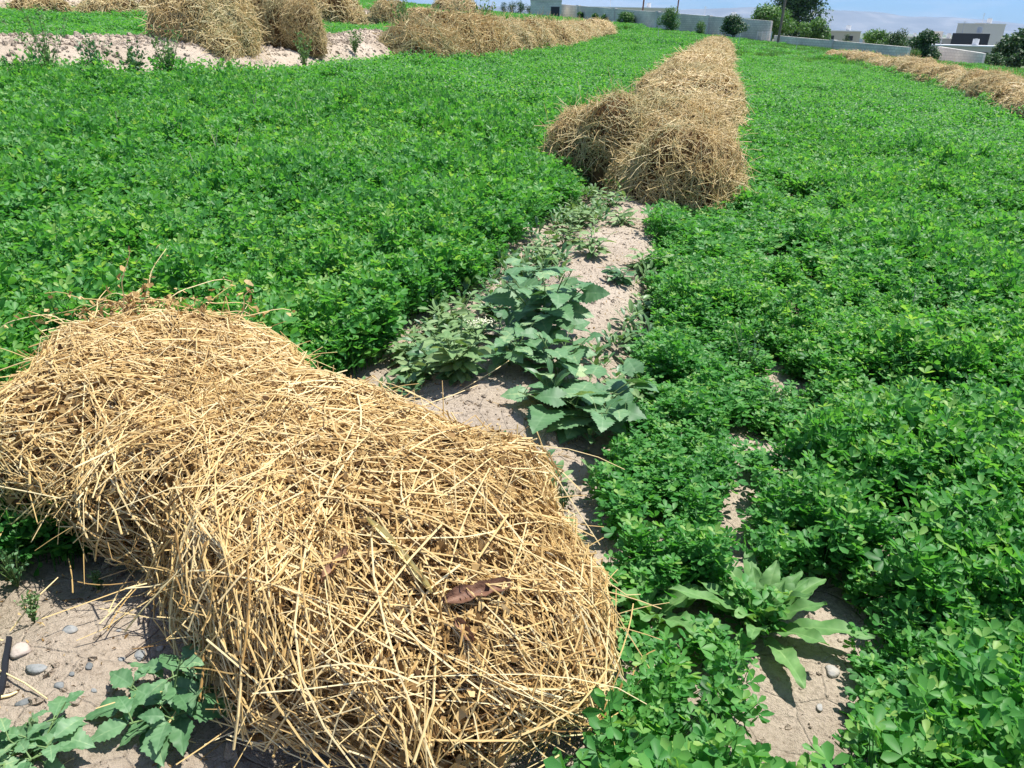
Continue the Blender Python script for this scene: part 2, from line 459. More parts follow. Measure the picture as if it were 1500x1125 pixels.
gx = axis(-2.6, 1.9, .026, -9000, 9000); gy = axis(.4, 8.0, .03, -60, 10500, 1.032)
GXX, GYY = np.meshgrid(gx, gy)
GZ = G(GXX, GYY)
dE, sE, _ = polydist(GXX, GYY, EDGE)
fart = sstep(np.where(sE < 0, dE, -dE), 3, 30).ravel()
mb = MB()
ny, nx = GXX.shape
ii = np.arange(ny * nx).reshape(ny, nx)
mb.add(np.stack([GXX.ravel(), GYY.ravel(), GZ.ravel()], 1), np.stack([ii[:-1, :-1], ii[:-1, 1:], ii[1:, 1:], ii[1:, :-1]], -1).reshape(-1, 4), tone=fart)
ground = mb.build('ground', M['soil'], smooth=True)
tag(ground, kind='structure')

# mountains beyond the plain
mb = MB()
xs = np.linspace(-5500, 8500, 220); ys = np.linspace(8000, 10200, 26)
XX, YY = np.meshgrid(xs, ys)
prof = sstep(YY, 8000, 9300) * (1 - .4 * sstep(YY, 9300, 10200))
zz = -24 + prof * (150 + 150 * (fbm(XX / 1500, YY / 1500, 5, 77) - .45) - .006 * (XX - 2500) + 60 * np.exp(-((XX - 2600) / 1300) ** 2))
ii = np.arange(XX.size).reshape(XX.shape)
mb.add(np.stack([XX.ravel(), YY.ravel(), zz.ravel()], 1), np.stack([ii[:-1, :-1], ii[:-1, 1:], ii[1:, 1:], ii[1:, :-1]], -1).reshape(-1, 4))
tag(mb.build('mountains', M['mountain'], smooth=True), kind='structure')

# ------------------------------------------------------------------ alfalfa clumps (scattered as ground cover)
LT = np.array([(0, 0, 0), (.42, -.21, .03), (.42, .21, .03), (.78, -.26, .04), (.78, .26, .04), (1, 0, -.03), (.42, 0, -.07), (.82, 0, -.06)])
LTT = [(0, 6, 1), (0, 2, 6), (3, 7, 5), (7, 4, 5)]; LTQ = [(1, 6, 7, 3), (6, 2, 4, 7)]
LD = np.array([(0, 0, 0), (.62, -.28, .05), (1, 0, 0), (.62, .28, .05)])


def leaflets(mb, base, d, n, L, tone, simple=False, mat=0):
    d = norm(d); s = norm(np.cross(n, d)); u = np.cross(d, s)
    tpl = LD if simple else LT
    V = base[:, None] + L[:, None, None] * (tpl[None, :, :1] * d[:, None] + tpl[None, :, 1:2] * s[:, None] + tpl[None, :, 2:3] * u[:, None])
    k = len(tpl); off = (np.arange(len(base)) * k)[:, None, None]
    tn = np.repeat(tone, k)
    if simple:
        mb.add(V, (np.array([[0, 1, 2, 3]])[None] + off).reshape(-1, 4), tone=tn, mat=mat)
    else:
        mb.add(V, (np.array(LTQ)[None] + off).reshape(-1, 4), (np.array(LTT)[None] + off).reshape(-1, 3), tone=tn, mat=mat)


def rdir(n, rng):
    v = rng.normal(size=(n, 3)); return norm(v)


def alfalfa_mesh(name, seed, rad, H, nst, nleaf, leaf, simple=False, stems=True):
    rng = np.random.default_rng(seed); mb = MB()
    a = rng.uniform(0, 2 * np.pi, nst); r = rad * np.sqrt(rng.uniform(0, 1, nst))
    b0 = np.stack([r * .45 * np.cos(a), r * .45 * np.sin(a), np.full(nst, -.02)], 1)
    h = H * rng.uniform(.62, 1.08, nst)
    top = np.stack([r * 1.05 * np.cos(a) + rng.normal(0, .02, nst), r * 1.05 * np.sin(a) + rng.normal(0, .02, nst), h], 1)
    mid = .5 * (b0 + top) + np.stack([-.1 * r * np.cos(a), -.1 * r * np.sin(a), .05 * h], 1)
    tt = np.linspace(0, 1, 5)[None, :, None]
    P = (1 - tt) ** 2 * b0[:, None] + 2 * tt * (1 - tt) * mid[:, None] + tt ** 2 * top[:, None]
    if stems:
        mb.tubes(P, np.linspace(.0021, .0012, 5)[None].repeat(nst, 0), 3, rng.uniform(.35, .6, nst))
    # leaves spiral up the stem
    B = []; D = []; NN = []; L = []; T = []
    for i in range(nleaf):
        f = .28 + .72 * (i + rng.uniform(-.3, .3, nst)) / (nleaf - 1); f = np.clip(f, .1, 1)
        q = f[:, None]
        p = (1 - q) ** 2 * b0 + 2 * q * (1 - q) * mid + q ** 2 * top
        ph = a * 3 + i * 2.4 + rng.uniform(-.5, .5, nst)
        el = np.where(f > .85, rng.uniform(.45, 1.2, nst), rng.uniform(-.05, .75, nst))
        out = np.stack([np.cos(ph) * np.cos(el), np.sin(ph) * np.cos(el), np.sin(el)], 1)
        pet = (leaf * rng.uniform(.5, 1.1, nst) * np.where(f > .9, .4, 1))[:, None]
        tip = p + out * pet
        up = norm(np.array([0, 0, 1.0]) * 1.0 + .45 * rng.normal(size=(nst, 3)) - .3 * out)
        size = leaf * rng.uniform(.7, 1.2, nst) * np.where(f > .9, .75, 1)
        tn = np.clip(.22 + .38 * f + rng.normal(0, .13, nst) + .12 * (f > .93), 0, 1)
        side = norm(np.cross(up, out))
        lf = norm(out - up * (np.sum(out * up, 1, keepdims=True)) * .6)
        for k, an in enumerate((0, 1.15, -1.15)):
            dd = lf * math.cos(an) + side * math.sin(an) + up * rng.uniform(-.15, .3, nst)[:, None]
            B.append(tip); D.append(dd); NN.append(up + .25 * rng.normal(size=(nst, 3))); L.append(size * (1.08 if k == 0 else .95)); T.append(np.clip(tn + rng.normal(0, .06, nst), 0, 1))
    B = np.concatenate(B); D = np.concatenate(D); NN = norm(np.concatenate(NN)); L = np.concatenate(L); T = np.concatenate(T)
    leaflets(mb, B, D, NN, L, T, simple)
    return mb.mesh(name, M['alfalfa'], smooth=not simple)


def patch_mesh(name, seed, size, H, n, leaf, mat='alfalfa'):
    rng = np.random.default_rng(seed); mb = MB()
    x = rng.uniform(-size / 2, size / 2, n); y = rng.uniform(-size / 2, size / 2, n)
    hh = H * (.55 + .55 * vnoise(x * 9 + seed * 7, y * 9, seed)) * (1 - .0 * x)
    z = hh * np.clip(1 - np.abs(rng.normal(0, .28, n)), .1, 1.05)
    nn = norm(np.stack([rng.normal(0, .55, n), rng.normal(0, .55, n), np.ones(n)], 1))
    d = rdir(n, rng); d = d - nn * np.sum(d * nn, 1, keepdims=True)
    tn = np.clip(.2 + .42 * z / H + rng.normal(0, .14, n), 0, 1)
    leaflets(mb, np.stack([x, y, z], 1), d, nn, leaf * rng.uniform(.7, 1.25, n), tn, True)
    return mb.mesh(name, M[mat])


def grass_mesh(name, seed, size, H, n, w=.012):
    rng = np.random.default_rng(seed); mb = MB()
    b = np.stack([rng.uniform(-size / 2, size / 2, n), rng.uniform(-size / 2, size / 2, n), np.zeros(n)], 1)
    h = H * rng.uniform(.5, 1.1, n); ph = rng.uniform(0, 6.28, n); ln = rng.uniform(.1, .5, n) * h
    o = np.stack([np.cos(ph), np.sin(ph), np.zeros(n)], 1); s = np.stack([-np.sin(ph), np.cos(ph), np.zeros(n)], 1) * w
    z = np.array([0, 0, 1.0])
    m = b + o * (ln * .35)[:, None] + z * (h * .6)[:, None]; t = b + o * ln[:, None] + z * h[:, None]
    V = np.stack([b - s, b + s, m + s * .8, m - s * .8, t], 1)
    off = (np.arange(n) * 5)[:, None]
    tn = np.repeat(np.clip(rng.normal(.5, .2, n), 0, 1), 5)
    mb.add(V, np.array([[0, 1, 2, 3]]) + off, np.array([[3, 2, 4]]) + off, tone=tn)
    return mb.mesh(name, M['grass'])


def scatter_source(name, meshes):
    c = bpy.data.collections.new(name)
    for i, me in enumerate(meshes):
        o = bpy.data.objects.new('%s_%02d' % (name, i), me); c.objects.link(o)
    return c


def scatter(name, pts, rot, scl, var, source, mats):
    """one ground-cover object: points carrying rotation, scale and variant, instanced by geometry nodes"""
    me = bpy.data.meshes.new(name)
    me.vertices.add(len(pts)); me.vertices.foreach_set('co', pts.astype(np.float32).ravel())
    a = me.attributes.new('rot', 'FLOAT_VECTOR', 'POINT'); a.data.foreach_set('vector', rot.astype(np.float32).ravel())
    a = me.attributes.new('scl', 'FLOAT_VECTOR', 'POINT'); a.data.foreach_set('vector', scl.astype(np.float32).ravel())
    a = me.attributes.new('variant', 'INT', 'POINT'); a.data.foreach_set('value', var.astype(np.int32))
    o = bpy.data.objects.new(name, me); COL.objects.link(o)
    ng = bpy.data.node_groups.new(name + '_scatter', 'GeometryNodeTree')
    ng.interface.new_socket('Geometry', in_out='INPUT', socket_type='NodeSocketGeometry')
    ng.interface.new_socket('Geometry', in_out='OUTPUT', socket_type='NodeSocketGeometry')
    gi = ng.nodes.new('NodeGroupInput'); go = ng.nodes.new('NodeGroupOutput')
    ip = ng.nodes.new('GeometryNodeInstanceOnPoints'); ci = ng.nodes.new('GeometryNodeCollectionInfo')
    ci.inputs['Collection'].default_value = source; ci.inputs['Separate Children'].default_value = True; ci.inputs['Reset Children'].default_value = True

    def attr(nm, t):
        n = ng.nodes.new('GeometryNodeInputNamedAttribute'); n.data_type = t; n.inputs['Name'].default_value = nm; return n.outputs['Attribute']
    er_ = ng.nodes.new('FunctionNodeEulerToRotation')
    ng.links.new(attr('rot', 'FLOAT_VECTOR'), er_.inputs[0])
    ng.links.new(er_.outputs[0], ip.inputs['Rotation'])
    ng.links.new(attr('scl', 'FLOAT_VECTOR'), ip.inputs['Scale'])
    ng.links.new(attr('variant', 'INT'), ip.inputs['Instance Index'])
    ip.inputs['Pick Instance'].default_value = True
    ng.links.new(gi.outputs[0], ip.inputs['Points']); ng.links.new(ci.outputs[0], ip.inputs['Instance'])
    ng.links.new(ip.outputs[0], go.inputs[0])
    md = o.modifiers.new('scatter', 'NODES'); md.node_group = ng
    return o


NEARV, MIDV, FARV = 8, 5, 4
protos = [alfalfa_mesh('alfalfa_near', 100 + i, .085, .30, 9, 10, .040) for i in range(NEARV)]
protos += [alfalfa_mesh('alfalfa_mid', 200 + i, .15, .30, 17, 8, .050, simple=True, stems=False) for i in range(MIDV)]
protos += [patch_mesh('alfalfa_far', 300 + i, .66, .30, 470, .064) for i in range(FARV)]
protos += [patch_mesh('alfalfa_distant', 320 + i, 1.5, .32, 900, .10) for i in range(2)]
ALF = scatter_source('alfalfa_source', protos)


def jgrid(x0, x1, y0, y1, s, rng, jit=.5):
    x, y = np.meshgrid(np.arange(x0, x1, s), np.arange(y0, y1, s))
    x = x + rng.uniform(-jit, jit, x.shape) * s; y = y + rng.uniform(-jit, jit, x.shape) * s
    return x.ravel(), y.ravel()


def inview(x, y, z, margin=160):
    P = np.stack([x, y, z], 1) - EYE
    d = P @ FW; u = P @ RT / np.maximum(d, .05) * F; v = P @ UP / np.maximum(d, .05) * F
    mg = margin + 500 / np.maximum(d, .3)
    return (d > .15) & (np.abs(u) < 750 + mg) & (v > -562 - mg) & (v < 562 + mg + 60)


def zone(x, y):
    """0 none, 1 left field, 2 right field, 3 upper terrace, 4 beyond the right-hand row, with a bare-soil test"""
    jx = x + .07 * (fbm(x * 6, y * 6, 2, 61) - .5) * 2; jy = y + .07 * (fbm(x * 6 + 40, y * 6, 2, 62) - .5) * 2
    bare = inpoly(jx, jy, STRIP)
    dc, sc, _ = polydist(x, y, C_BUND)
    bare |= (dc < .30) & (y < 50) & (y > 7)
    dl, sl, _ = polydist(jx, jy, L_BUND)
    endL = L_BUND[-1][1]
    bare |= (dl < 1.22) & (y < endL + 1)
    du, su, _ = polydist(jx, jy, U_BUND); bare |= (du < .9)
    dr, sr, _ = polydist(x, y, R_BUND); endR = R_BUND[-1][1]
    bare |= (dr < .35) & (y < endR)
    dE, sE, _ = polydist(x, y, EDGE)
    bare |= (sE < 0) | (dE < 1.0)
    z = np.where(sc > 0, 1, 2)
    z = np.where((sl > 0) & (y < endL + 3), 3, z)
    z = np.where((su > 0) & (du < 40) & (z == 3), 5, z)
    z = np.where((sr < 0) & (z == 2) & (y < 200), 4, z)
    return np.where(bare, 0, z), dE


def make_crop():
    rng = np.random.default_rng(5)
    out = {1: [], 2: [], 3: [], 4: [], 5: []}
    rings = [(.0, 5.2, .086, 0), (5.2, 13, .17, 1), (13, 42, .42, 2), (42, 190, .95, 3)]
    for r0, r1, s, lod in rings:
        x, y = jgrid(-r1, r1, -.6, r1, s, rng)
        d = np.hypot(x, y); k = (d >= r0) & (d < r1); x = x[k]; y = y[k]
        k = inview(x, y, plane(x, y)); x = x[k]; y = y[k]
        zn, dE = zone(x, y)
        k = zn > 0; x = x[k]; y = y[k]; zn = zn[k]; dE = dE[k]
        b = bare_amount(x, y)
        thin = .62 * sstep(fbm(x * 1.1, y * 1.1, 3, 91), .53, .72) * (zn == 2)
        k = rng.uniform(0, 1, len(x)) > np.maximum(np.maximum(b * .95, thin), sparse_amount(x, y))
        x = x[k]; y = y[k]; zn = zn[k]; b = b[k]
        n = len(x)
        hv = .50 + 1.0 * fbm(x * 1.9, y * 1.9, 3, 15) + .4 * (rng.uniform(0, 1, n) < .05)
        # the crop is shorter and looser in the near right-hand corner and beside the bare strip
        dc, sc, _ = polydist(x, y, C_BUND)
        hv = hv * np.where(zn == 2, .62 + .30 * sstep(dc, .5, 2.2), 1.0) * np.where(zn == 1, .78 + .24 * sstep(dc, .3, 1.1), 1)
        hv = hv * (1 - .45 * b) * (1 - .35 * sparse_amount(x, y)) * rng.uniform(.8, 1.15, n)
        hv = np.where(zn >= 3, hv * .8, hv)
        zg = G(x, y)
        rot = np.stack([rng.normal(0, .07, n), rng.normal(0, .07, n), rng.uniform(0, 6.28, n)], 1)
        wid = rng.uniform(.85, 1.2, n) * (1.0 if lod else 1.0)
        scl = np.stack([wid, wid, hv], 1)
        if lod == 0: scl[:, :2] *= np.clip(hv, .8, 1.1)[:, None]
        var = {0: rng.integers(0, NEARV, n), 1: NEARV + rng.integers(0, MIDV, n), 2: NEARV + MIDV + rng.integers(0, FARV, n), 3: NEARV + MIDV + FARV + rng.integers(0, 2, n)}[lod]
        for q in out:
            m = zn == q
            out[q].append((np.stack([x, y, zg], 1)[m], rot[m], scl[m], var[m]))
    names = {1: 'alfalfa bed left of the central hay row', 2: 'alfalfa bed right of the central hay row', 3: 'alfalfa terrace behind the left earth bank',
             4: 'bright green crop beyond the right hay row', 5: 'green crop above the upper earth bank'}
    for q in out:
        P = [np.concatenate([o[i] for o in out[q]]) for i in range(4)]
        if len(P[0]):
            o = scatter('alfalfa', P[0], P[1], P[2], P[3], ALF, None)
            tag(o, names[q], 'crop', kind='stuff')
            print('alfalfa', q, len(P[0]))


make_crop()

# taller grass along the far edge of the field and past the right-hand row
gs = scatter_source('grass_source', [grass_mesh('grass_patch', 400 + i, 1.2, .34, 420, .018) for i in range(3)])
rng = np.random.default_rng(8)
x, y = jgrid(-70, 90, 38, 190, .9, rng)
dE, sE, _ = polydist(x, y, EDGE)
dr, sr, _ = polydist(x, y, R_BUND)
k = (sE > 0) & (dE > .4) & inview(x, y, plane(x, y)) & ((rng.uniform(0, 1, len(x)) < (1 - sstep(dE, 4, 30 + 30 * fbm(x * .06, y * .06, 2, 3))) * .8) | ((sr < 0) & (y < R_BUND[-1][1] + 10) & (rng.uniform(0, 1, len(x)) < .7)))
dl, sl, _ = polydist(x, y, L_BUND); k &= dl > 1
x = x[k]; y = y[k]; n = len(x)
o = scatter('tall_grass', np.stack([x, y, G(x, y)], 1), np.stack([np.zeros(n), np.zeros(n), rng.uniform(0, 6.28, n)], 1), np.stack([np.ones(n), np.ones(n), rng.uniform(.6, 1.3, n)], 1), rng.integers(0, 3, n), gs, None)
tag(o, 'uncut grass along the foot of the block walls', 'grass', kind='stuff')

# ------------------------------------------------------------------ hay heaps
def make_sdf(lobes, k=.07, n=2.6, lump=.03, seed=0):
    rs = np.random.default_rng(seed); ph = rs.uniform(0, 6.28, 9)

    def f(P):
        acc = 0
        for (cx, cy, cz, rx, ry, rz, a) in lobes:
            c, s = math.cos(a), math.sin(a)
            dx = P[..., 0] - cx; dy = P[..., 1] - cy; dz = P[..., 2] - cz
            qx = (dx * c + dy * s) / rx; qy = (-dx * s + dy * c) / ry; qz = dz / rz
            r = (np.abs(qx) ** n + np.abs(qy) ** n + np.abs(qz) ** n + 1e-9) ** (1 / n)
            acc = acc + np.exp(-np.clip((r - 1) * min(rx, ry, rz), -2, 3) / k)
        d = -k * np.log(acc + 1e-30)
        X, Y, Z = P[..., 0], P[..., 1], P[..., 2]
        d = d + lump * (np.sin(7 * X + ph[0]) * np.sin(6 * Y + ph[1]) + .7 * np.sin(13 * X + 5 * Z + ph[2]) * np.sin(11 * Y + 9 * Z + ph[3]))
        return d
    return f


def grad(f, P, e=.012):
    g = np.empty(P.shape)
    for i in range(3):
        q = P.copy(); q[..., i] += e; r = P.copy(); r[..., i] -= e
        g[..., i] = f(q) - f(r)
    return norm(g)


def surf_points(f, lobes, n, rng, zmin=.0):
    out = []
    tot = 0
    while tot < n:
        m = n
        LA = np.array(lobes); ar = LA[:, 3] * LA[:, 4] + (LA[:, 3] + LA[:, 4]) * LA[:, 5]
        L = LA[rng.choice(len(lobes), m, p=ar / ar.sum())]
        v = rdir(m, rng); v[:, 2] = np.where(v[:, 2] < zmin * 3 - .01, -v[:, 2], v[:, 2])
        c, s = np.cos(L[:, 6]), np.sin(L[:, 6])
        lx = v[:, 0] * L[:, 3]; ly = v[:, 1] * L[:, 4]
        P = np.stack([L[:, 0] + lx * c - ly * s, L[:, 1] + lx * s + ly * c, L[:, 2] + v[:, 2] * L[:, 5]], 1)
        d0 = f(P)
        P = P[d0 > -.17]
        for _ in range(6):
            P = P - grad(f, P) * f(P)[:, None]
        P = P[(P[:, 2] > zmin) & (np.abs(f(P)) < .02)]
        out.append(P); tot += len(P)
    return np.concatenate(out)[:n]


def straws(mb, f, P0, dirs, length, rad, tone, rng, K=6, stick=.75, lift=.03, gz=0.012, mat=0, sides=4):
    """stalks laid over the heap: each marches along the surface, more or less stiffly"""
    m = len(P0)
    off = rng.uniform(-.025, .022, m)
    st = np.clip(rng.normal(stick, .25, m), .1, 1)
    tl = np.abs(rng.normal(0, lift, m))
    pts = np.empty((m, K, 3)); half = K // 2
    n0 = grad(f, P0)
    d0 = norm(dirs - n0 * np.sum(dirs * n0, 1, keepdims=True) + .05 * n0 * rng.normal(size=(m, 1)))
    step = (length / (K - 1))[:, None]
    start = P0 + n0 * off[:, None]
    bend = .20 * rng.normal(size=(m, 3)) * (length[:, None] > .12)
    pts[:, half] = start
    for sgn in (1, -1):
        p = start.copy(); d = d0 * sgn; cnt = (K - 1 - half) if sgn == 1 else half
        for i in range(cnt):
            p = p + d * step
            nn = grad(f, p)
            tgt = off + tl * ((i + 1) / max(cnt, 1)) ** 2
            p = p - nn * ((f(p) - tgt) * st)[:, None]
            lowm = p[:, 2] < gz
            p[:, 2] = np.where(lowm, gz + .3 * np.abs(off), p[:, 2])
            d = d + bend * .5 + .035 * rng.normal(size=(m, 3))
            d = norm(d - nn * (np.sum(d * nn, 1) * st)[:, None])
            pts[:, half + (i + 1) * sgn] = p
    rr = rad[:, None] * np.linspace(1, .62, K)[None]
    mb.tubes(pts, rr, sides, tone, mat)


def chips(mb, P, rng, size, tone, mat=0, f=None):
    """crumpled dry leaf bits: bent quads"""
    m = len(P)
    d = rdir(m, rng); u = rdir(m, rng)
    if f is not None:
        nn = grad(f, P); u = norm(u + nn * .8)
    s = norm(np.cross(d, u)); u = np.cross(s, d)
    L = size * rng.uniform(.5, 1.4, m); W = L * rng.uniform(.3, .7, m)
    c = rng.normal(0, .5, (m, 1)) * L[:, None]
    a = P - d * L[:, None]; b = P + u * c; e = P + d * L[:, None] + u * rng.normal(0, .3, (m, 1)) * L[:, None]
    sw = s * W[:, None]
    V = np.stack([a - sw * .4, a + sw * .4, b + sw, b - sw, e + sw * .3, e - sw * .3], 1)
    off_ = (np.arange(m) * 6)[:, None, None]
    mb.add(V, (np.array([[0, 1, 2, 3], [3, 2, 4, 5]])[None] + off_).reshape(-1, 4), tone=np.repeat(tone, 6), mat=mat)


def core_mesh(mb, f, lobes, shrink=.03, res=44, tone=.5):
    """inner body of the heap under the stalks, as a height sheet reaching the ground"""
    L = np.array(lobes); m = L[:, 3:5].max(1)
    x0, x1 = (L[:, 0] - m).min() - .05, (L[:, 0] + m).max() + .05
    y0, y1 = (L[:, 1] - m).min() - .05, (L[:, 1] + m).max() + .05
    X, Y = np.meshgrid(np.linspace(x0, x1, res), np.linspace(y0, y1, res))
    zt = (L[:, 2] + L[:, 5]).max() + .1
    Z = np.full(X.shape, -.12)
    for z in np.linspace(.0, zt, 40):
        ins = f(np.stack([X, Y, np.full(X.shape, z)], -1)) < -shrink
        Z = np.where(ins, z, Z)
    Zs = Z.copy()
    for _ in range(2):
        Zp = np.pad(Zs, 1, mode='edge')
        Zs = (Zp[1:-1, 1:-1] * 4 + Zp[:-2, 1:-1] + Zp[2:, 1:-1] + Zp[1:-1, :-2] + Zp[1:-1, 2:]) / 8
    Zs = np.minimum(Zs, Z + .01)
    ii = np.arange(X.size).reshape(X.shape)
    Q = np.stack([ii[:-1, :-1], ii[:-1, 1:], ii[1:, 1:], ii[1:, :-1]], -1).reshape(-1, 4)
    solid = Z > -.1; lab = np.zeros(Z.shape, int); best = (0, 0); cur = 0
    for j0, i0 in zip(*np.nonzero(solid)):
        if lab[j0, i0]: continue
        cur += 1; stack = [(j0, i0)]; lab[j0, i0] = cur; cnt = 0
        while stack:
            j, i = stack.pop(); cnt += 1
            for dj, di in ((1, 0), (-1, 0), (0, 1), (0, -1), (1, 1), (-1, -1), (1, -1), (-1, 1)):
                a, b = j + dj, i + di
                if 0 <= a < Z.shape[0] and 0 <= b < Z.shape[1] and solid[a, b] and not lab[a, b]: lab[a, b] = cur; stack.append((a, b))
        best = max(best, (cnt, cur))
    keep = (lab.ravel()[Q] == best[1]).any(1)
    rs = np.random.default_rng(1)
    used, inv = np.unique(Q[keep], return_inverse=True)
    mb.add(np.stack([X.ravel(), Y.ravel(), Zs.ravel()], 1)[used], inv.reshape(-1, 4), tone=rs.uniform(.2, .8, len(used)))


# --- the big near heap
pA = at(178, 664, .22); pB = at(562, 852, .20)
pf_ = norm(np.array([-(pB - pA)[1], (pB - pA)[0]])) * .10; pA = pA + pf_; pB = pB + pf_ * .75
O1 = np.array([(pA[0] + pB[0]) / 2, (pA[1] + pB[1]) / 2])
a_ = pA - O1; b_ = pB - O1
axang = math.atan2(b_[1] - a_[1], b_[0] - a_[0])
LOB1 = [(a_[0], a_[1], .06, .50, .42, .25, axang + .25), (a_[0] - .12, a_[1] + .32, .08, .38, .31, .27, axang + .5),
        (b_[0] - .07, b_[1] - .03, .05, .47, .45, .29, axang - .15), (b_[0] + .17, b_[1] - .20, .02, .37, .37, .23, axang),
        (.03, .08, .06, .62, .37, .27, axang)]
_r = np.random.default_rng(12)
for _i in range(13):
    _t = _r.uniform(-.15, 1.15); _w = _r.uniform(-.34, .34); _c = a_ + (b_ - a_) * _t + norm(np.array([-(b_ - a_)[1], (b_ - a_)[0]])) * (_w + .05)
    LOB1.append((_c[0], _c[1], _r.uniform(.06, .20), _r.uniform(.12, .24), _r.uniform(.10, .17), _r.uniform(.10, .15), _r.uniform(0, 3)))


def near_heap():
    rng = np.random.default_rng(77)
    f = make_sdf(LOB1, k=.035, n=2.2, lump=.016, seed=4)
    gz = g1(*O1)
    root = empty('hay_heap', (O1[0], O1[1], gz))
    # follow the slope of the ground
    root.rotation_euler = (math.atan(.02), math.atan(.06), 0)
    tag(root, 'large golden heap of cut dry hay filling the near left foreground', 'hay heap')
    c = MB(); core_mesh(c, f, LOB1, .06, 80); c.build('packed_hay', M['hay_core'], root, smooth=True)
    mb = MB()
    ax = np.array([math.cos(axang), math.sin(axang), 0])
    sad = np.array([0 + .02, -.02, .3])

    def field(P, rng):
        m = len(P)
        v = rdir(m, rng) * 1.0
        t = np.clip((P[:, :2] - a_) @ ax[:2] / np.linalg.norm(b_ - a_), 0, 1)
        rad_ = norm(P - sad) * np.sign(rng.normal(size=(m, 1)))
        w = sstep(t, .35, .62)[:, None]
        v = v + w * 1.15 * rad_ + (1 - w) * .85 * (ax + np.array([.25, .1, 0])) * np.sign(rng.normal(size=(m, 1)))
        return v
    # swaths: bundles of stalks that lie the same way, then single ones across them
    nb = 520; per = 11
    C0 = surf_points(f, LOB1, nb, rng, .02)
    D0 = norm(field(C0, rng))
    P = np.repeat(C0, per, 0); D = np.repeat(D0, per, 0)
    side = norm(np.cross(D, grad(f, P)))
    P = P + side * rng.normal(0, .022, (len(P), 1)) + D * rng.normal(0, .05, (len(P), 1))
    D = norm(D + .16 * rng.normal(size=D.shape))
    n = len(P)
    L = np.repeat(rng.uniform(.14, .50, nb), per) * rng.uniform(.6, 1.2, n)
    straws(mb, f, P, D, L, rng.uniform(.0011, .0026, n), np.clip(np.repeat(rng.normal(.56, .2, nb), per) + rng.normal(0, .14, n), 0, 1), rng, K=7, stick=.85, lift=.012)
    n = 4200
    P = surf_points(f, LOB1, n, rng, .01)
    L = np.clip(rng.lognormal(-1.75, .6, n), .05, .8)
    straws(mb, f, P, field(P, rng), L, rng.uniform(.0011, .0028, n), np.clip(rng.normal(.55, .24, n), 0, 1), rng, K=7, stick=.75, lift=.018)
    # bold top stalks
    n = 620
    P = surf_points(f, LOB1, n, rng, .06)
    L = rng.uniform(.3, .95, n)
    straws(mb, f, P + grad(f, P) * .014, field(P, rng), L, rng.uniform(.0017, .0030, n), np.clip(rng.normal(.80, .12, n), 0, 1), rng, K=9, stick=.75, lift=.02)
    # stalks poking out at the rim
    n = 420
    P = surf_points(f, LOB1, n, rng, .01)
    nn = grad(f, P)
    d = norm(rdir(n, rng) + nn * .8 + np.array([0, 0, -.35]))
    tt = np.linspace(0, 1, 6)[None, :, None]
    L = rng.uniform(.08, .3, n)[:, None, None]
    pts = P[:, None] - d[:, None] * .06 + d[:, None] * tt * L + np.array([0, 0, -.10]) * tt ** 2 * L * 2
    pts[..., 2] = np.maximum(pts[..., 2], .01)
    mb.tubes(pts, np.linspace(.002, .0011, 6)[None].repeat(n, 0) * rng.uniform(.7, 1.2, (n, 1)), 4, np.clip(rng.normal(.6, .2, n), 0, 1))
    n = 1500
    P = surf_points(f, LOB1, n, rng, .02); P = P[P[:, 2] < .24]; n = len(P)
    nn = grad(f, P); nn[:, 2] = 0; nn = norm(nn)
    d = norm(np.array([0, 0, -1.0]) + .55 * rng.normal(size=(n, 3)) + nn * .25)
    straws(mb, f, P, d, rng.uniform(.10, .30, n), rng.uniform(.0011, .0026, n), np.clip(rng.normal(.5, .22, n), 0, 1), rng, K=6, stick=.45, lift=.02, gz=.012)
    # loose stalks lying out on the soil around the heap
    n = 260
    P = surf_points(f, LOB1, n, rng, -.02); P = P[P[:, 2] < .16]; n = len(P)
    nn = grad(f, P); nn[:, 2] = 0; nn = norm(nn)
    q = P + nn * rng.uniform(.02, .16, (n, 1)); q[:, 2] = rng.uniform(.012, .04, n)
    d = norm(nn * .6 + rdir(n, rng) * np.array([1, 1, .05]))
    L = rng.uniform(.1, .32, n)[:, None, None]
    cv = np.cross(d, [0, 0, 1.0])[:, None] * rng.normal(0, .25, (n, 1, 1))
    pts = q[:, None] + d[:, None] * (tt - .5) * L + cv * (tt - .5) ** 2 * L
    mb.tubes(pts, np.full((n, 6), .0016), 4, np.clip(rng.normal(.6, .2, n), 0, 1))
    # a wispy tuft of long bent stalks arching over the back top
    n = 46
    c0 = np.array([a_[0] - .18, a_[1] + .46, .33])
    st0 = c0 + rng.normal(0, 1, (n, 3)) * np.array([.15, .06, .02]); d = norm(np.stack([rng.normal(0, 1, n), rng.normal(.15, .3, n), rng.uniform(.1, .6, n)], 1))
    tt9 = np.linspace(0, 1, 9)[None, :, None]; L = rng.uniform(.12, .36, (n, 1, 1))
    pts = st0[:, None] + d[:, None] * tt9 * L + np.array([0, 0, -1.0]) * (tt9 ** 2) * L * rng.uniform(.2, .75, (n, 1, 1)) + np.sin(tt9 * 9) * .006
    mb.tubes(pts, np.linspace(.0022, .0012, 9)[None].repeat(n, 0), 4, np.clip(rng.normal(.75, .15, n), 0, 1))
    TUFT = pts.reshape(-1, 3)
    mb.build('loose_straw', M['straw'], root)
    lv = MB()
    n = 60000
    P = surf_points(f, LOB1, n, rng, -.01)
    P = P + grad(f, P) * rng.uniform(-.035, .022, (n, 1))
    msk = rng.uniform(0, 1, n) < .25 + .9 * sstep(fbm(P[:, 0] * 5, P[:, 1] * 5, 2, 33), .35, .6); P = P[msk]; n = len(P)
    chips(lv, P, rng, .0140, np.clip(rng.normal(.44, .28, n), 0, 1), f=f)
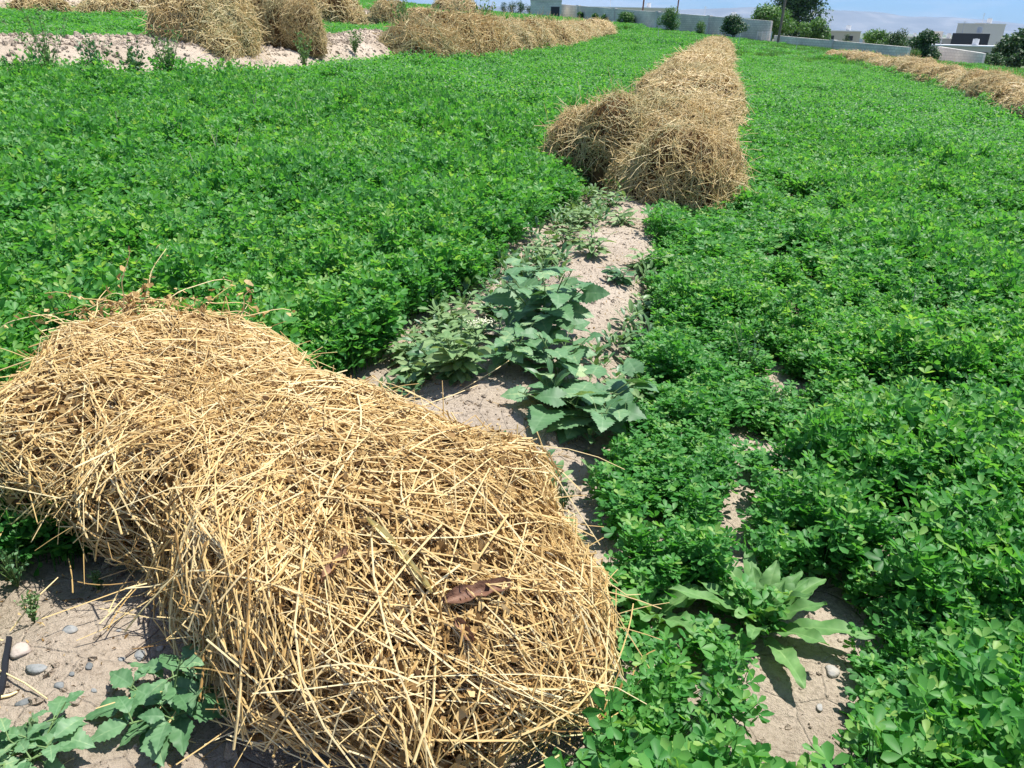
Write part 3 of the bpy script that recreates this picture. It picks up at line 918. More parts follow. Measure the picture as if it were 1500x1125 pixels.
    q = TUFT[rng.integers(0, len(TUFT), 500)] + rng.normal(0, .012, (500, 3)); chips(lv, q, rng, .012, np.clip(rng.normal(.6, .2, 500), 0, 1))
    lv.build('dry_leaves', M['hay_leaf'], root)

    # special bits seen on top: a brown dock leaf, a greenish stalk, pale husk strips
    def strip(name, p0, p1, w, mat, tone, lab, hgt=.02, curl=.015):
        Pm = np.linspace(0, 1, 10)[:, None] * (p1 - p0) + p0
        for _ in range(3): Pm = Pm - grad(f, Pm) * (f(Pm) - hgt)[:, None]
        nn_ = grad(f, Pm); t_ = norm(np.gradient(Pm, axis=0)); s_ = norm(np.cross(t_, nn_))
        rs = np.random.default_rng(3)
        wv = w * np.array([.3, .7, .9, 1, .8, 1, .75, .95, .7, .35])[:, None] * rs.uniform(.8, 1.15, (10, 1))
        cols = []
        for s, lift_ in ((-1, 1), (-.5, .1), (0, -.1), (.5, .3), (1, 1.2)):
            cols.append(Pm + s_ * wv * s + nn_ * (curl * lift_ + rs.normal(0, .003, (10, 1))))
        V = np.stack(cols, 1).reshape(-1, 3); ii = np.arange(50).reshape(10, 5)
        sb = MB(); sb.add(V, np.stack([ii[:-1, :-1], ii[:-1, 1:], ii[1:, 1:], ii[1:, :-1]], -1).reshape(-1, 4), tone=np.clip(tone + rs.normal(0, .15, 50), 0, 1))
        o = sb.build(name, mat, root, smooth=True); o['label'] = lab

    def loc(px, py, h=.36):
        p = at(px, py, h); return np.array([p[0] - O1[0], p[1] - O1[1], h])
    strip('dead_leaf', loc(640, 945, .3), loc(745, 905, .32), .022, M['brown_leaf'], .5, 'dark brown curled dead leaf')
    strip('dead_leaf', loc(470, 925, .3), loc(510, 880, .32), .012, M['brown_leaf'], .95, 'pale pinkish brown dead leaf')
    strip('stalk', loc(535, 840, .33), loc(625, 935, .3), .010, M['straw_green'], .9, 'broad pale green stalk')
    strip('stalk', loc(660, 965, .3), loc(685, 1000, .28), .012, M['brown_leaf'], 1.0, 'short tan stalk')


near_heap()


def heap_proto(seed, lx, ly, h, nst, nch, rad, leafsz, green=.0, lmean=-1.5, extra=()):
    rng = np.random.default_rng(seed)
    lob = [(0, 0, .05, lx, ly, h, 0), (lx * rng.uniform(-.5, .5), ly * rng.uniform(-.4, .4), .08, lx * .6, ly * .7, h * 1.1, rng.uniform(-.5, .5)),
           (lx * rng.uniform(.3, .6) * rng.choice([-1, 1]), ly * .1, .03, lx * .55, ly * .95, h * .8, rng.uniform(-.5, .5))]
    lob += list(extra)
    for _ in range(9):
        t_ = rng.uniform(-.75, .75); lob.append((lx * t_, ly * rng.uniform(-.6, .6), h * rng.uniform(.3, .95), h * rng.uniform(.3, .6), h * rng.uniform(.3, .5), h * rng.uniform(.25, .5), rng.uniform(0, 3)))
    f = make_sdf(lob, k=.085, n=2.05, lump=.03, seed=seed)
    c = MB(); core_mesh(c, f, lob, .03, 34)
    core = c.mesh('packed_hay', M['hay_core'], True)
    mb = MB()
    P = surf_points(f, lob, nst, rng, -.32)
    d = rdir(nst, rng) + np.array([.0, .9, -.1]) * np.sign(rng.normal(size=(nst, 1)))
    pick = (vnoise(P[:, 0] * 2.5 + seed, P[:, 1] * 2.5, seed) + .25 * rng.normal(size=nst)) < green
    L = np.clip(rng.lognormal(lmean, .45, nst), .08, .8)
    tn = np.clip(rng.normal(.55, .22, nst), 0, 1)
    for m_, mt in ((~pick, 0), (pick, 1)):
        if m_.sum():
            straws(mb, f, P[m_], d[m_], L[m_], rng.uniform(.7, 1.2, m_.sum()) * rad, tn[m_], rng, K=6, stick=.7, lift=.035, gz=-.45, mat=mt)
    n = nst // 5
    P = surf_points(f, lob, n, rng, -.2); nn = grad(f, P); dd = norm(rdir(n, rng) + nn * .55 - np.array([0, 0, .25]))
    tt = np.linspace(0, 1, 4)[None, :, None]
    mb.tubes(P[:, None] + dd[:, None] * tt * rng.uniform(.08, .34, (n, 1, 1)) - np.array([0, 0, 1.0]) * tt ** 2 * rng.uniform(0, .12, (n, 1, 1)), np.full((n, 4), rad * .75), 4, np.clip(rng.normal(.6, .2, n), 0, 1))
    P = surf_points(f, lob, nch, rng, -.32); P = P + grad(f, P) * rng.uniform(-.05, .012, (nch, 1))
    chips(mb, P, rng, leafsz, np.clip(rng.normal(.5, .22, nch), 0, 1), mat=2, f=f)
    st = mb.mesh('loose_straw', [M['straw_old'], M['straw_green'], M['hay_leaf']])
    return core, st


PROTO = {
    'mid_a': heap_proto(501, .95, .52, .55, 6500, 9000, .0026, .014, .42),
    'mid_b': heap_proto(502, .62, .72, .46, 4200, 5000, .003, .016, .30),
    'mid_c': heap_proto(503, .75, .60, .48, 3600, 4000, .0034, .018, .32),
    'spill': heap_proto(507, .85, .55, .50, 5500, 6000, .0045, .02, .25, -1.2, [(.28, -.60, -.22, .36, .50, .42, .1)]),
    'row_a': heap_proto(511, 1.75, .62, .42, 6500, 8000, .0042, .022, .30, -1.35, [(-1.1, .1, .1, .5, .5, .42, .3), (.2, -.15, .1, .45, .5, .46, .1), (1.0, .12, .08, .6, .48, .36, -.2)]),
    'row_b': heap_proto(512, 1.8, .58, .38, 5200, 6500, .0052, .026, .42, -1.3, [(-.9, -.12, .12, .6, .45, .38, -.3), (.5, .15, .1, .4, .45, .44, .4), (1.3, -.1, .1, .45, .5, .34, 0)]),
    'row_c': heap_proto(513, 1.7, .66, .40, 4600, 6000, .0058, .030, .18, -1.3, [(-1.2, .0, .12, .4, .55, .36, .2), (-.2, .18, .1, .5, .42, .40, 0), (.9, -.1, .1, .55, .5, .40, .5)]),
    'far_a': heap_proto(504, .75, .55, .50, 2000, 2500, .0055, .028, .25, -1.3),
    'far_b': heap_proto(505, .65, .62, .46, 2000, 2500, .0055, .028, .45, -1.3),
    'far_c': heap_proto(506, .85, .50, .44, 1700, 2200, .0065, .032, .15, -1.2),
}


def heap(kind, xy, rotz, scale, label, group):
    x, y = xy
    r = empty('hay_heap', (x, y, g1(x, y) - .02), rotz); r.scale = scale
    tag(r, label, 'hay heap', group)
    for nm, me in zip(('packed_hay', 'loose_straw'), PROTO[kind]):
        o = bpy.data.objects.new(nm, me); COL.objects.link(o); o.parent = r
    return r


CG = 'hay heaps along the central bank'
p = at(930, 288); heap('mid_a', (p[0] + .0, p[1] + .42), -.12, (.90, .98, 1.0), 'wide olive and tan hay heap beside the dry bank, with green weeds at its foot', CG)
p = at(1004, 322); heap('mid_b', (p[0] + .0, p[1] + .50), 1.2, (.88, .78, .98), 'tan hay heap joined to the right end of the wide olive heap', CG)
p = at(1022, 222); heap('mid_c', (p[0], p[1] + .4), 1.3, (1.1, .85, .88), 'low golden hay heap just behind the wide olive heap', CG)
p = at(1005, 172); heap('mid_a', (p[0] - .02, p[1] + .3), -.2, (.92, 1.1, .95), 'greyish hay heap, the next large one up the central row', CG)


def along(poly, d):
    for a, b in zip(poly[:-1], poly[1:]):
        L = float(np.linalg.norm(b - a))
        if d <= L: return a + (b - a) * d / L, math.atan2((b - a)[1], (b - a)[0])
        d -= L
    return poly[-1], math.atan2((poly[-1] - poly[-2])[1], (poly[-1] - poly[-2])[0])


def plen(poly): return sum(float(np.linalg.norm(b - a)) for a, b in zip(poly[:-1], poly[1:]))


CROW = [p for p in C_BUND if p[1] > 12]
CROW = [at(1010, 190)] + CROW
nC = 10; LC = plen(CROW)
ORD = ('first', 'second', 'third', 'fourth', 'fifth', 'sixth', 'seventh', 'eighth', 'ninth', 'last')
for i in range(nC):
    p, a = along(CROW, LC * (i + .35) / nC)
    u = LC / nC / 3.1
    heap('row_' + 'abc'[i % 3], p, a + (math.pi if i % 2 else 0), (u * 1.12, 1.15 + .05 * (i % 3), (1.1, .95, 1.15, 1.0, 1.05)[i % 5]), ORD[i] + ' hay heap, counted away from the wide olive heap, in the straight central row', CG)

LG = 'hay heaps along the left earth banks'
LEFT = [  # px, py of base centre, width px, height px, kind, label
    (300, 66, 120, 60, 'spill', 'big shaggy hay heap on the left bank, straw spilling down its face'),
    (415, 64, 98, 60, 'mid_a', 'grey green hay heap on the left bank beside the big shaggy one'),
    (62, 18, 70, 30, 'far_c', 'brown hay heap cut off by the top left corner'),
    (162, 22, 90, 32, 'far_b', 'hay heap near the top edge above the left terrace'),
    (262, 26, 90, 34, 'far_a', 'hay heap behind the big shaggy heap'),
    (330, 24, 70, 28, 'far_c', 'hay heap at the top edge between the two big left heaps'),
    (487, 34, 85, 40, 'far_a', 'rounded hay heap on the upper bank right of the grey green heap'),
    (568, 36, 56, 34, 'far_b', 'isolated small hay heap on the upper bank above bare soil'),
    (620, 32, 55, 22, 'far_c', 'low hay heap behind the near end of the long left row'),
    (665, 30, 60, 22, 'far_a', 'flat hay heap in the back row above the long left row'),
]
for i, (px, py, w, h, kd, lb) in enumerate(LEFT):
    p = at(px, py, .5); sw = psize(w, *p) / 1.5; sh = psize(h, *p) / .50
    heap(kd, p, random.Random(i).uniform(-.3, .3) + (3.14 if i % 2 else 0), (sw, min(sw, 1.4) * .95, sh * .82), lb, LG)
RG = 'hay heaps along the right bank'
LROW = [at(612, 66, .5), at(700, 62, .5), at(790, 56, .5), at(880, 46, .4)]
nL = 8; LL_ = plen(LROW)
for i in range(nL):
    p, a = along(LROW, LL_ * ((i + .5) / nL) ** 1.5)
    u = LL_ / nL / 3.1 * 1.5 * ((i + .5) / nL) ** .5
    heap('row_' + 'bca'[i % 3], p, a + (math.pi if i % 2 else 0), (max(u, .6) * 1.2, 1.25 + .1 * (i % 2), (1.7, 2.0, 1.8, 1.9, 1.6, 1.6, 1.45, 1.3)[i]), (ORD[i] if i < 7 else 'farthest') + ' hay heap of the long left row, counted from its near end', LG)
RROW = [at(1560, 182, .2), at(1500, 164, .2), at(1400, 131, .2), at(1300, 105, .2), at(1222, 88, .2)]
nR = 8; LR_ = plen(RROW)
for i in range(nR):
    p, a = along(RROW, LR_ * (i + .5) / nR)
    u = LR_ / nR / 3.1
    heap('row_' + 'cab'[i % 3], p, a + (math.pi if i % 2 else 0), (u * 1.15, 1.0, (.95, 1.1, .9, 1.0, 1.1, .9, 1.0, .85)[i]), (ORD[i] if i < 7 else 'farthest') + ' hay heap of the right hand row, counted from the right edge', RG)

# ------------------------------------------------------------------ broad-leaved weeds
def blade(mb, base, d, up, L, W, prof='oval', droop=.5, fold=.15, wave=0.0, tooth=0.0, tone=.5, seed=0, mat=0, nu=12, petiole=0.0):
    """one leaf: midrib curving down, blade with its own outline"""
    rs = np.random.default_rng(seed)
    d = norm(np.asarray(d, float)); up = np.asarray(up, float)
    s = norm(np.cross(d, up)); u = np.cross(s, d)
    t = np.linspace(0, 1, nu)
    ang = droop * t
    step = L / (nu - 1)
    cx = np.concatenate([[0], np.cumsum(np.cos(ang[:-1]) * step)]); cz = np.concatenate([[0], np.cumsum(-np.sin(ang[:-1]) * step)])
    base = np.asarray(base, float) + d * 0
    mid = base + cx[:, None] * d + cz[:, None] * u
    nrm = norm(np.sin(ang)[:, None] * d + np.cos(ang)[:, None] * u)
    if prof == 'oval': w = np.sin(np.pi * np.clip(t * .96 + .02, 0, 1)) ** .8
    elif prof == 'lance': w = np.clip(np.minimum(t * 2.4 + .08, 1) * (1 - t ** 3.0) ** .9, 0.02, 1) * (.75 + .25 * np.sin(np.pi * t))
    elif prof == 'heart': w = np.clip(np.where(t < .22, .55 + 2.0 * t, 1 - ((t - .22) / .78) ** 1.35), .0, 1)
    elif prof == 'rhomb': w = np.clip(np.where(t < .38, (t / .38) ** .8, 1 - ((t - .38) / .62) ** 1.25), .0, 1)
    else: w = np.clip(np.minimum(t * 3.5, 1) * (1 - t ** 4), .03, 1)
    tl = 1 + tooth * np.where(np.arange(nu) % 2 == 0, 1, -1) * rs.uniform(.6, 1.2, nu); tr = 1 + tooth * np.where(np.arange(nu) % 2 == 0, -1, 1) * rs.uniform(.6, 1.2, nu)
    cols = []; tones = []
    pl, pr = rs.uniform(0, 6, 2)
    back = -.22 * L if prof == 'heart' else 0
    for f_, ww, ph, dt in ((-1, tl, pl, -.04), (-.55, 1, pl, .0), (-.12, 1, pl, .02), (0, 1, 0, .22), (.12, 1, pr, .02), (.55, 1, pr, .02), (1, tr, pr, -.04)):
        edge = abs(f_)
        off = s * (f_ * W / 2 * w * ww)[:, None]
        lift = fold * W / 2 * w * edge + wave * W * edge ** 2 * np.sin(t * 17 + ph) * (w > .1)
        sweep = (back * edge * (1 - t) ** 3)[:, None] * d
        cols.append(mid + off + nrm * lift[:, None] + sweep); tones.append(tone + dt + .13 * np.maximum(0, np.cos((t * 5.5 - edge * .8) * 2 * np.pi)) ** 3 * (edge > .05))
    V = np.stack(cols, 1).reshape(-1, 3); T = np.clip(np.stack(tones, 1).ravel() + rs.normal(0, .05, nu * 7), 0, 1)
    ii = np.arange(nu * 7).reshape(nu, 7)
    mb.add(V, np.stack([ii[:-1, :-1], ii[:-1, 1:], ii[1:, 1:], ii[1:, :-1]], -1).reshape(-1, 4), tone=T, mat=mat)


def leafy_plant(name, xy, label, cat, mat, stems, leaf_kw, seed, group=None, flower=0, z0=None):
    """stems: list of (azimuth, lean, height, leaf count, leaf length, leaf width)"""
    rs = np.random.default_rng(seed)
    x, y = xy; z = g1(x, y) if z0 is None else z0
    r = empty(name, (x, y, z)); tag(r, label, cat, group)
    fol = MB(); st = MB(); fl = MB()
    for si, (az, lean, H, nl, LL, LW) in enumerate(stems):
        o = np.array([math.cos(az), math.sin(az), 0])
        tt = np.linspace(0, 1, 7)[:, None]
        P = o * (lean * H * (tt ** 1.4)) + np.array([0, 0, 1.0]) * H * tt * (1 - .12 * lean * tt) + np.array([0, 0, -.01])
        st.tube(P, np.linspace(.0048, .0022, 7) * (H / .3) ** .5, 6, .5)
        for i in range(nl):
            f_ = .12 + .88 * (i + .5) / nl
            p = np.array([np.interp(f_, tt[:, 0], P[:, k]) for k in range(3)])
            ph = az + i * 2.4 + rs.normal(0, .3)
            el = rs.uniform(.15, .7) + .35 * (f_ > .85)
            d = np.array([math.cos(ph) * math.cos(el), math.sin(ph) * math.cos(el), math.sin(el)])
            size = LL * rs.uniform(.75, 1.1) * (1.08 - .5 * max(0, f_ - .55) / .45)
            pet = size * leaf_kw.get('pet', .35)
            q = p + d * pet
            st.tube(np.stack([p, p + d * pet * .5, q + d * size * .05]), [.0022, .0017, .0014], 5, .6)
            kw = {k: v for k, v in leaf_kw.items() if k != 'pet'}
            upv = np.array([0, 0, 1.0]) + .3 * rs.normal(size=3)
            dd = d * np.array([1, 1, .35])
            blade(fol, q, dd, upv, size, LW * size / LL, tone=float(np.clip(rs.normal(.5, .13) + .12 * f_, 0, 1)), seed=seed * 100 + si * 20 + i, **kw)
        if si < flower:
            top = P[-1]
            n = 90
            c = top + np.array([0, 0, .015]) + np.concatenate([rs.normal(0, .017, (n, 2)), np.abs(rs.normal(0, .010, (n, 1)))], 1)
            nn = norm(np.stack([rs.normal(0, .5, n), rs.normal(0, .5, n), np.ones(n)], 1)); dd = rdir(n, rs)
            fl = MB(); leaflets(fl, c, dd - nn * np.sum(dd * nn, 1, keepdims=True), nn, np.full(n, .009), np.clip(rs.normal(.75, .2, n), 0, 1), True)
            fl.build('flower_head', M['flower'], r)
    fol.build('foliage', mat, r, smooth=True)
    st.build('stem', M['stem'], r, smooth=True)
    return r


def fan(n, lean, H, nl, LL, LW, seed, az0=0, spread=6.28):
    rs = np.random.default_rng(seed)
    return [(az0 + spread * i / n + rs.normal(0, .25), lean * rs.uniform(.6, 1.2), H * rs.uniform(.75, 1.1), nl, LL, LW) for i in range(n)]


HEART = dict(prof='heart', droop=.55, fold=.10, wave=.02, tooth=.10, nu=21, pet=.5)
leafy_plant('broadleaf_weed', at(795, 535), 'tall dark green broad leaved weed in the middle of the bare bank', 'weed', M['broad'], fan(7, .55, .40, 8, .15, .125, 1), HEART, 31)
leafy_plant('broadleaf_weed', at(853, 632), 'sprawling broad leaved weed nearest the alfalfa, with large toothed leaves over soil', 'weed', M['broad'], fan(9, 1.0, .25, 7, .14, .135, 2), HEART, 32)
leafy_plant('broadleaf_weed', at(745, 575), 'small broad leaved weed tucked under the tall dark one', 'weed', M['broad'], fan(5, .8, .20, 6, .11, .10, 3), HEART, 33)
leafy_plant('broadleaf_weed', at(815, 590), 'broad leaved weed bridging the tall dark one and the sprawling one', 'weed', M['broad'], fan(5, .8, .24, 6, .115, .105, 6), HEART, 34)
OVAL = dict(prof='oval', droop=.5, fold=.2, wave=.02, tooth=.04, nu=9, pet=.15)
leafy_plant('flowering_weed', at(672, 592), 'grey green weed topped by a cluster of tiny cream flowers', 'weed', M['grey_weed'], fan(8, .5, .25, 13, .095, .04, 4), OVAL, 41, flower=2)
WG = 'grey green weeds growing on the central bank'
WEEDS = [(640, 545, 7, .17, 'leafy grey green weed left of the cream flowers, at the alfalfa edge'), (600, 520, 6, .16, 'grey green weed beside the alfalfa, above the near heap'),
         (668, 478, 6, .19, 'weed with upright grey leaves above the cream flowers'), (725, 455, 7, .20, 'bushy grey green weed at the top left of the tall dark weed'),
         (800, 385, 7, .19, 'pale green weed on the bank above the tall dark weed'), (865, 388, 5, .18, 'small weed on the bank casting a shadow to its lower left'),
         (905, 430, 4, .12, 'short weed in the middle of the bare soil strip'), (850, 335, 7, .20, 'pale yellowish weed near the foot of the wide olive heap'),
         (945, 405, 6, .15, 'weed at the right edge of the bare strip, upper part'), (930, 500, 5, .13, 'weed at the right edge of the bare strip, beside the sprawling one'),
         (890, 305, 6, .18, 'weed just under the wide olive heap'), (968, 345, 6, .17, 'weed by the dark feathery plant at the heap foot'),
         (670, 578, 5, .10, 'low weed on the soil just behind the near heap'), (915, 575, 4, .12, 'tiny weed right of the sprawling broad leaved one'),
         (800, 775, 4, .10, 'little weed between the near heap and the right alfalfa'), (770, 405, 6, .18, 'grey weed at the left alfalfa edge halfway up the bank'),
         (700, 515, 6, .17, 'dense grey green weed right behind the cream flowers'), (615, 560, 5, .13, 'dark low weed between the near heap and the left alfalfa'),
         (755, 480, 5, .18, 'weed in the shade of the tall dark weed, on its left'), (825, 360, 5, .17, 'weed left of the bare soil near the wide heap'),
         (910, 340, 4, .12, 'weed in the middle of the bank just below the wide heap'), (950, 455, 5, .13, 'round leaved weed at the right edge of the bare strip')]
for i, (px, py, ns, H, lb) in enumerate(WEEDS):
    leafy_plant('bank_weed', at(px, py + 14), lb, 'weed', M['grey_weed'] if i % 3 else M['weed'], fan(ns, .7, H, 9, .085 + .015 * (i % 3), .036, 50 + i), OVAL, 60 + i, WG)
def weed_tuft(seed):
    rs = np.random.default_rng(seed); b = MB()
    for i in range(11):
        ph = i * 2.4 + rs.normal(0, .3); el = rs.uniform(.2, 1.1); L = rs.uniform(.035, .075)
        d = np.array([math.cos(ph) * math.cos(el), math.sin(ph) * math.cos(el), math.sin(el)])
        blade(b, d * rs.uniform(.0, .05) + np.array([0, 0, rs.uniform(0, .06)]), d, np.array([0, 0, 1.0]) - .6 * d, L, L * .42, 'oval', .5, .2, .02, .04, float(np.clip(rs.normal(.5, .15), 0, 1)), seed * 40 + i, nu=7)
    return b.mesh('weed_tuft', M['grey_weed'] if seed % 2 else M['weed'], True)


WT = scatter_source('weed_tuft_source', [weed_tuft(i) for i in range(6)])
rng = np.random.default_rng(19)
x, y = rng.uniform(-1.2, 2.2, 9000), rng.uniform(2.3, 8.4, 9000)
zn, _ = zone(x, y)
dc, sc, _ = polydist(x, y, C_BUND)
pr_ = np.where(sc > 0, sstep(dc, .0, .34), .8 * sstep(dc, .16, .40)) * (.25 + 1.1 * sstep(fbm(x * 2.2, y * 2.2, 2, 71), .42, .62)) * .30
k = (zn == 0) & (rng.uniform(0, 1, len(x)) < pr_); x = x[k]; y = y[k]; n = len(x); sw_ = rng.uniform(.6, 1.15, n)
o = scatter('low_weeds', np.stack([x, y, G(x, y)], 1), np.stack([rng.normal(0, .1, n), rng.normal(0, .1, n), rng.uniform(0, 6.28, n)], 1), np.stack([sw_, sw_, sw_ * rng.uniform(.8, 1.5, n)], 1), rng.integers(0, 6, n), WT, None)
tag(o, 'low grey green weeds sprouting along the edges of the bank', 'weeds', kind='stuff')
DOCK = dict(prof='oval', droop=.7, fold=.28, wave=.13, tooth=.05, nu=24)


def rosette(name, xy, label, cat, mat, n, LL, LW, el0, seed, kw, small=0):
    rs = np.random.default_rng(seed)
    x, y = xy; r = empty(name, (x, y, g1(x, y))); tag(r, label, cat)
    fol = MB(); st = MB()
    for i in range(n):
        ph = i * 2.4 + rs.normal(0, .25); k = i / n
        el = el0 + .75 * k + rs.normal(0, .12); L = LL * rs.uniform(.75, 1.12) * (1.05 - .3 * k)
        d = np.array([math.cos(ph) * math.cos(el), math.sin(ph) * math.cos(el), math.sin(el)])
        pet = L * .22
        st.tube(np.stack([d * .004, d * pet * .6, d * (pet + L * .05)]), [.004, .0032, .0024], 5, .9)
        blade(fol, d * pet, d, np.array([0, 0, 1.0]) - .8 * d * np.array([1, 1, 0]) * (el > 1), L, LW * rs.uniform(.8, 1.15), tone=float(np.clip(rs.normal(.55, .12), 0, 1)), seed=seed * 50 + i, **kw)
    fol.build('foliage', mat, r, smooth=True); st.build('leaf_stalk', M['stem'], r, smooth=True)
    return r


rosette('dock_plant', at(1108, 928), 'large rosette of long wavy pale green leaves among the near right alfalfa', 'weed', M['dock'], 24, .25, .055, .62, 5, DOCK)
rosette('dock_plant', at(958, 912), 'smaller rosette of broad leaves between the near heap and the large wavy rosette', 'weed', M['dock'], 15, .19, .066, .5, 6, DOCK)
RH = dict(prof='rhomb', droop=.6, fold=.18, wave=.05, tooth=.10, nu=19, pet=.35)
leafy_plant('goosefoot', at(262, 1098), 'goosefoot seedling with toothed green leaves on the bare soil below the near heap', 'weed', M['broad'],
            [(0.2, .9, .10, 8, .098, .058), (1.6, .7, .12, 8, .095, .056), (3.0, .9, .10, 8, .098, .058), (4.2, 1.0, .09, 8, .098, .058), (5.3, .9, .09, 8, .095, .056), (.9, .3, .15, 6, .085, .055)], RH, 71)
leafy_plant('goosefoot', at(75, 1180), 'low goosefoot cut off by the bottom edge at the left', 'weed', M['broad'], fan(6, 1.0, .08, 6, .075, .045, 9), RH, 72)


def feathery(name, xy, label, cat, mat, H, n, seed, spread=.5, group=None, leaf=.016):
    rs = np.random.default_rng(seed); x, y = xy
    r = empty(name, (x, y, g1(x, y))); tag(r, label, cat, group)
    st = MB(); fol = MB()
    az = rs.uniform(0, 6.28, n); ln = rs.uniform(.1, 1, n) * spread; h = H * rs.uniform(.55, 1.1, n)
    tt = np.linspace(0, 1, 6)[None, :, None]
    o = np.stack([np.cos(az), np.sin(az), np.zeros(n)], 1)
    P = o[:, None] * (ln * h)[:, None, None] * tt ** 1.3 + np.array([0, 0, 1.0]) * h[:, None, None] * tt
    st.tubes(P, np.linspace(.0022, .0009, 6)[None].repeat(n, 0) * (H / .25) ** .6, 3, rs.uniform(.2, .9, n))
    B = []
    for k in range(16):
        f_ = rs.uniform(.15, 1, n)
        B.append(np.stack([np.array([np.interp(f_[j], tt[0, :, 0], P[j, :, c]) for c in range(3)]) for j in range(n)]))
    B = np.concatenate(B); m = len(B)
    dd = norm(rdir(m, rs) + np.array([0, 0, .7])); nn = rdir(m, rs)
    leaflets(fol, B, dd, nn, leaf * rs.uniform(.6, 1.4, m), np.clip(rs.normal(.5, .2, m), 0, 1), True)
    fol.build('foliage', mat, r); st.build('stem', M['stem'], r)
    return r


FG = 'feathery grey weeds'
FEATH = [(838, 318, .20, 16, 'grey feathery weed by the path left of the dry bank', 'grey_weed', .018), (1000, 305, .38, 34, 'dark feathery weed leaning against the foot of the wide olive heap', 'weed', .022),
         (975, 285, .30, 22, 'thin dark feathery weed in front of the wide olive heap', 'weed', .02), (72, 100, .95, 30, 'tall wispy grey weed at the far left on the earth bank', 'grey_weed', .05),
         (140, 100, .75, 26, 'green bushy weed on the left bank', 'weed', .06), (245, 98, .85, 34, 'grey green bushy weed on the left bank before the big shaggy heap', 'grey_weed', .05),
         (195, 98, .6, 24, 'dark green low weed between two grey ones on the left bank', 'weed', .06), (700, 68, 1.4, 30, 'pale grey weed standing before the long left row', 'grey_weed', .10),
         (590, 68, 1.0, 26, 'grey weed at the near end of the long left row', 'grey_weed', .08), (445, 90, .7, 22, 'grey tuft under the grey green heap', 'grey_weed', .05),
         (30, 870, .16, 16, 'feathery green weed at the left edge below the near heap', 'weed', .014), (150, 880, .06, 14, 'tiny grey green weed in the shadow of the near heap', 'grey_weed', .012),
         (60, 940, .09, 10, 'sparse grey sprig on the soil at the left edge', 'grey_weed', .012), (825, 745, .10, 14, 'wispy little weed beside the right end of the near heap', 'weed', .012),
         (1090, 560, .26, 18, 'thin feathery weed in the gap of the right alfalfa', 'weed', .018), (1135, 620, .2, 14, 'feathery weed beside the bare patch in the right alfalfa', 'weed', .016),
         (25, 108, .5, 20, 'dark bushy weed in the corner at the foot of the left bank', 'weed', .06), (520, 82, .5, 18, 'small grey weed on bare soil of the left bank', 'grey_weed', .05), (640, 66, .9, 22, 'grey wisps below the second heap of the long left row', 'grey_weed', .08)]
for i, (px, py, H, n, lb, mt, lf) in enumerate(FEATH):
    feathery('feathery_weed', at(px, py, .30 if py < 120 else 0), lb, 'weed', M[mt], H, n, 80 + i, .55, FG, lf)

# dry stems standing in the crop
DS = 'dry stems standing in the alfalfa'
DRY = [(312, 262, .42), (330, 258, .40), (338, 256, .44), (300, 292, .4), (280, 235, .45), (268, 240, .4), (372, 190, .5), (385, 195, .45), (445, 215, .5), (457, 228, .45), (182, 232, .45), (415, 190, .5), (1330, 480, .3), (1365, 470, .32)]
for i, (px, py, H) in enumerate(DRY):
    p = at(px, py + 8); rs = random.Random(i)
    mb = MB(); tx, ty = rs.uniform(-.12, .12), rs.uniform(-.1, .1)
    mb.tube([(0, 0, 0), (tx * .4, ty * .4, H * .5), (tx, ty, H)], [.004, .0035, .002], 5, .8)
    mb.tube([(tx * .6, ty * .6, H * .66), (tx * .6 + .03, ty * .6, H * .82)], [.0022, .0014], 5, .8)
    o = mb.build('dry_stem', M['dry_stem'], None, (p[0], p[1], g1(*p)))
    tag(o, 'thin straw coloured dry stem standing in the left alfalfa' if i < 12 else 'thin pale dry stem standing in the right alfalfa', 'dry stem', DS if i < 12 else 'dry stems in the right alfalfa')

# ------------------------------------------------------------------ pebbles and litter on the bare soil
def pebble(px, py, w, flat, tone, lb, seed, grp='pebbles on the bare soil'):
    rs = np.random.default_rng(seed); p = at(px, py, .06 if grp else .35); L = psize(w, *p) / 2
    th = np.linspace(0, np.pi, 9); ph = np.linspace(0, 2 * np.pi, 14, endpoint=False)
    T_, P_ = np.meshgrid(th, ph, indexing='ij')
    v = np.stack([np.sin(T_) * np.cos(P_), np.sin(T_) * np.sin(P_), np.cos(T_)], -1)
    bumps = 1 + .12 * np.sin(3 * v[..., 0] + rs.uniform(0, 6)) * np.sin(3 * v[..., 1] + rs.uniform(0, 6)) + .08 * np.sin(5 * v[..., 2] + 4 * v[..., 0] + rs.uniform(0, 6))
    cut = rs.normal(size=(5, 3)); cut /= np.linalg.norm(cut, axis=1, keepdims=True)
    for c_ in cut:
        over = np.maximum(0, v @ c_ - .72); v = v - over[..., None] * c_ * .85
    v = v * bumps[..., None] * np.array([L, L * rs.uniform(.65, .9), L * flat])
    ii = np.arange(9 * 14).reshape(9, 14)
    Q = np.stack([ii[:-1], np.roll(ii, -1, 1)[:-1], np.roll(ii, -1, 1)[1:], ii[1:]], -1).reshape(-1, 4)
    mb = MB(); mb.add(v.reshape(-1, 3), Q, tone=tone)
    o = mb.build('pebble', M['stone'], None, (p[0], p[1], g1(*p) + L * flat * .05), rs.uniform(0, 6), smooth=True)
    tag(o, lb, 'pebble', grp)


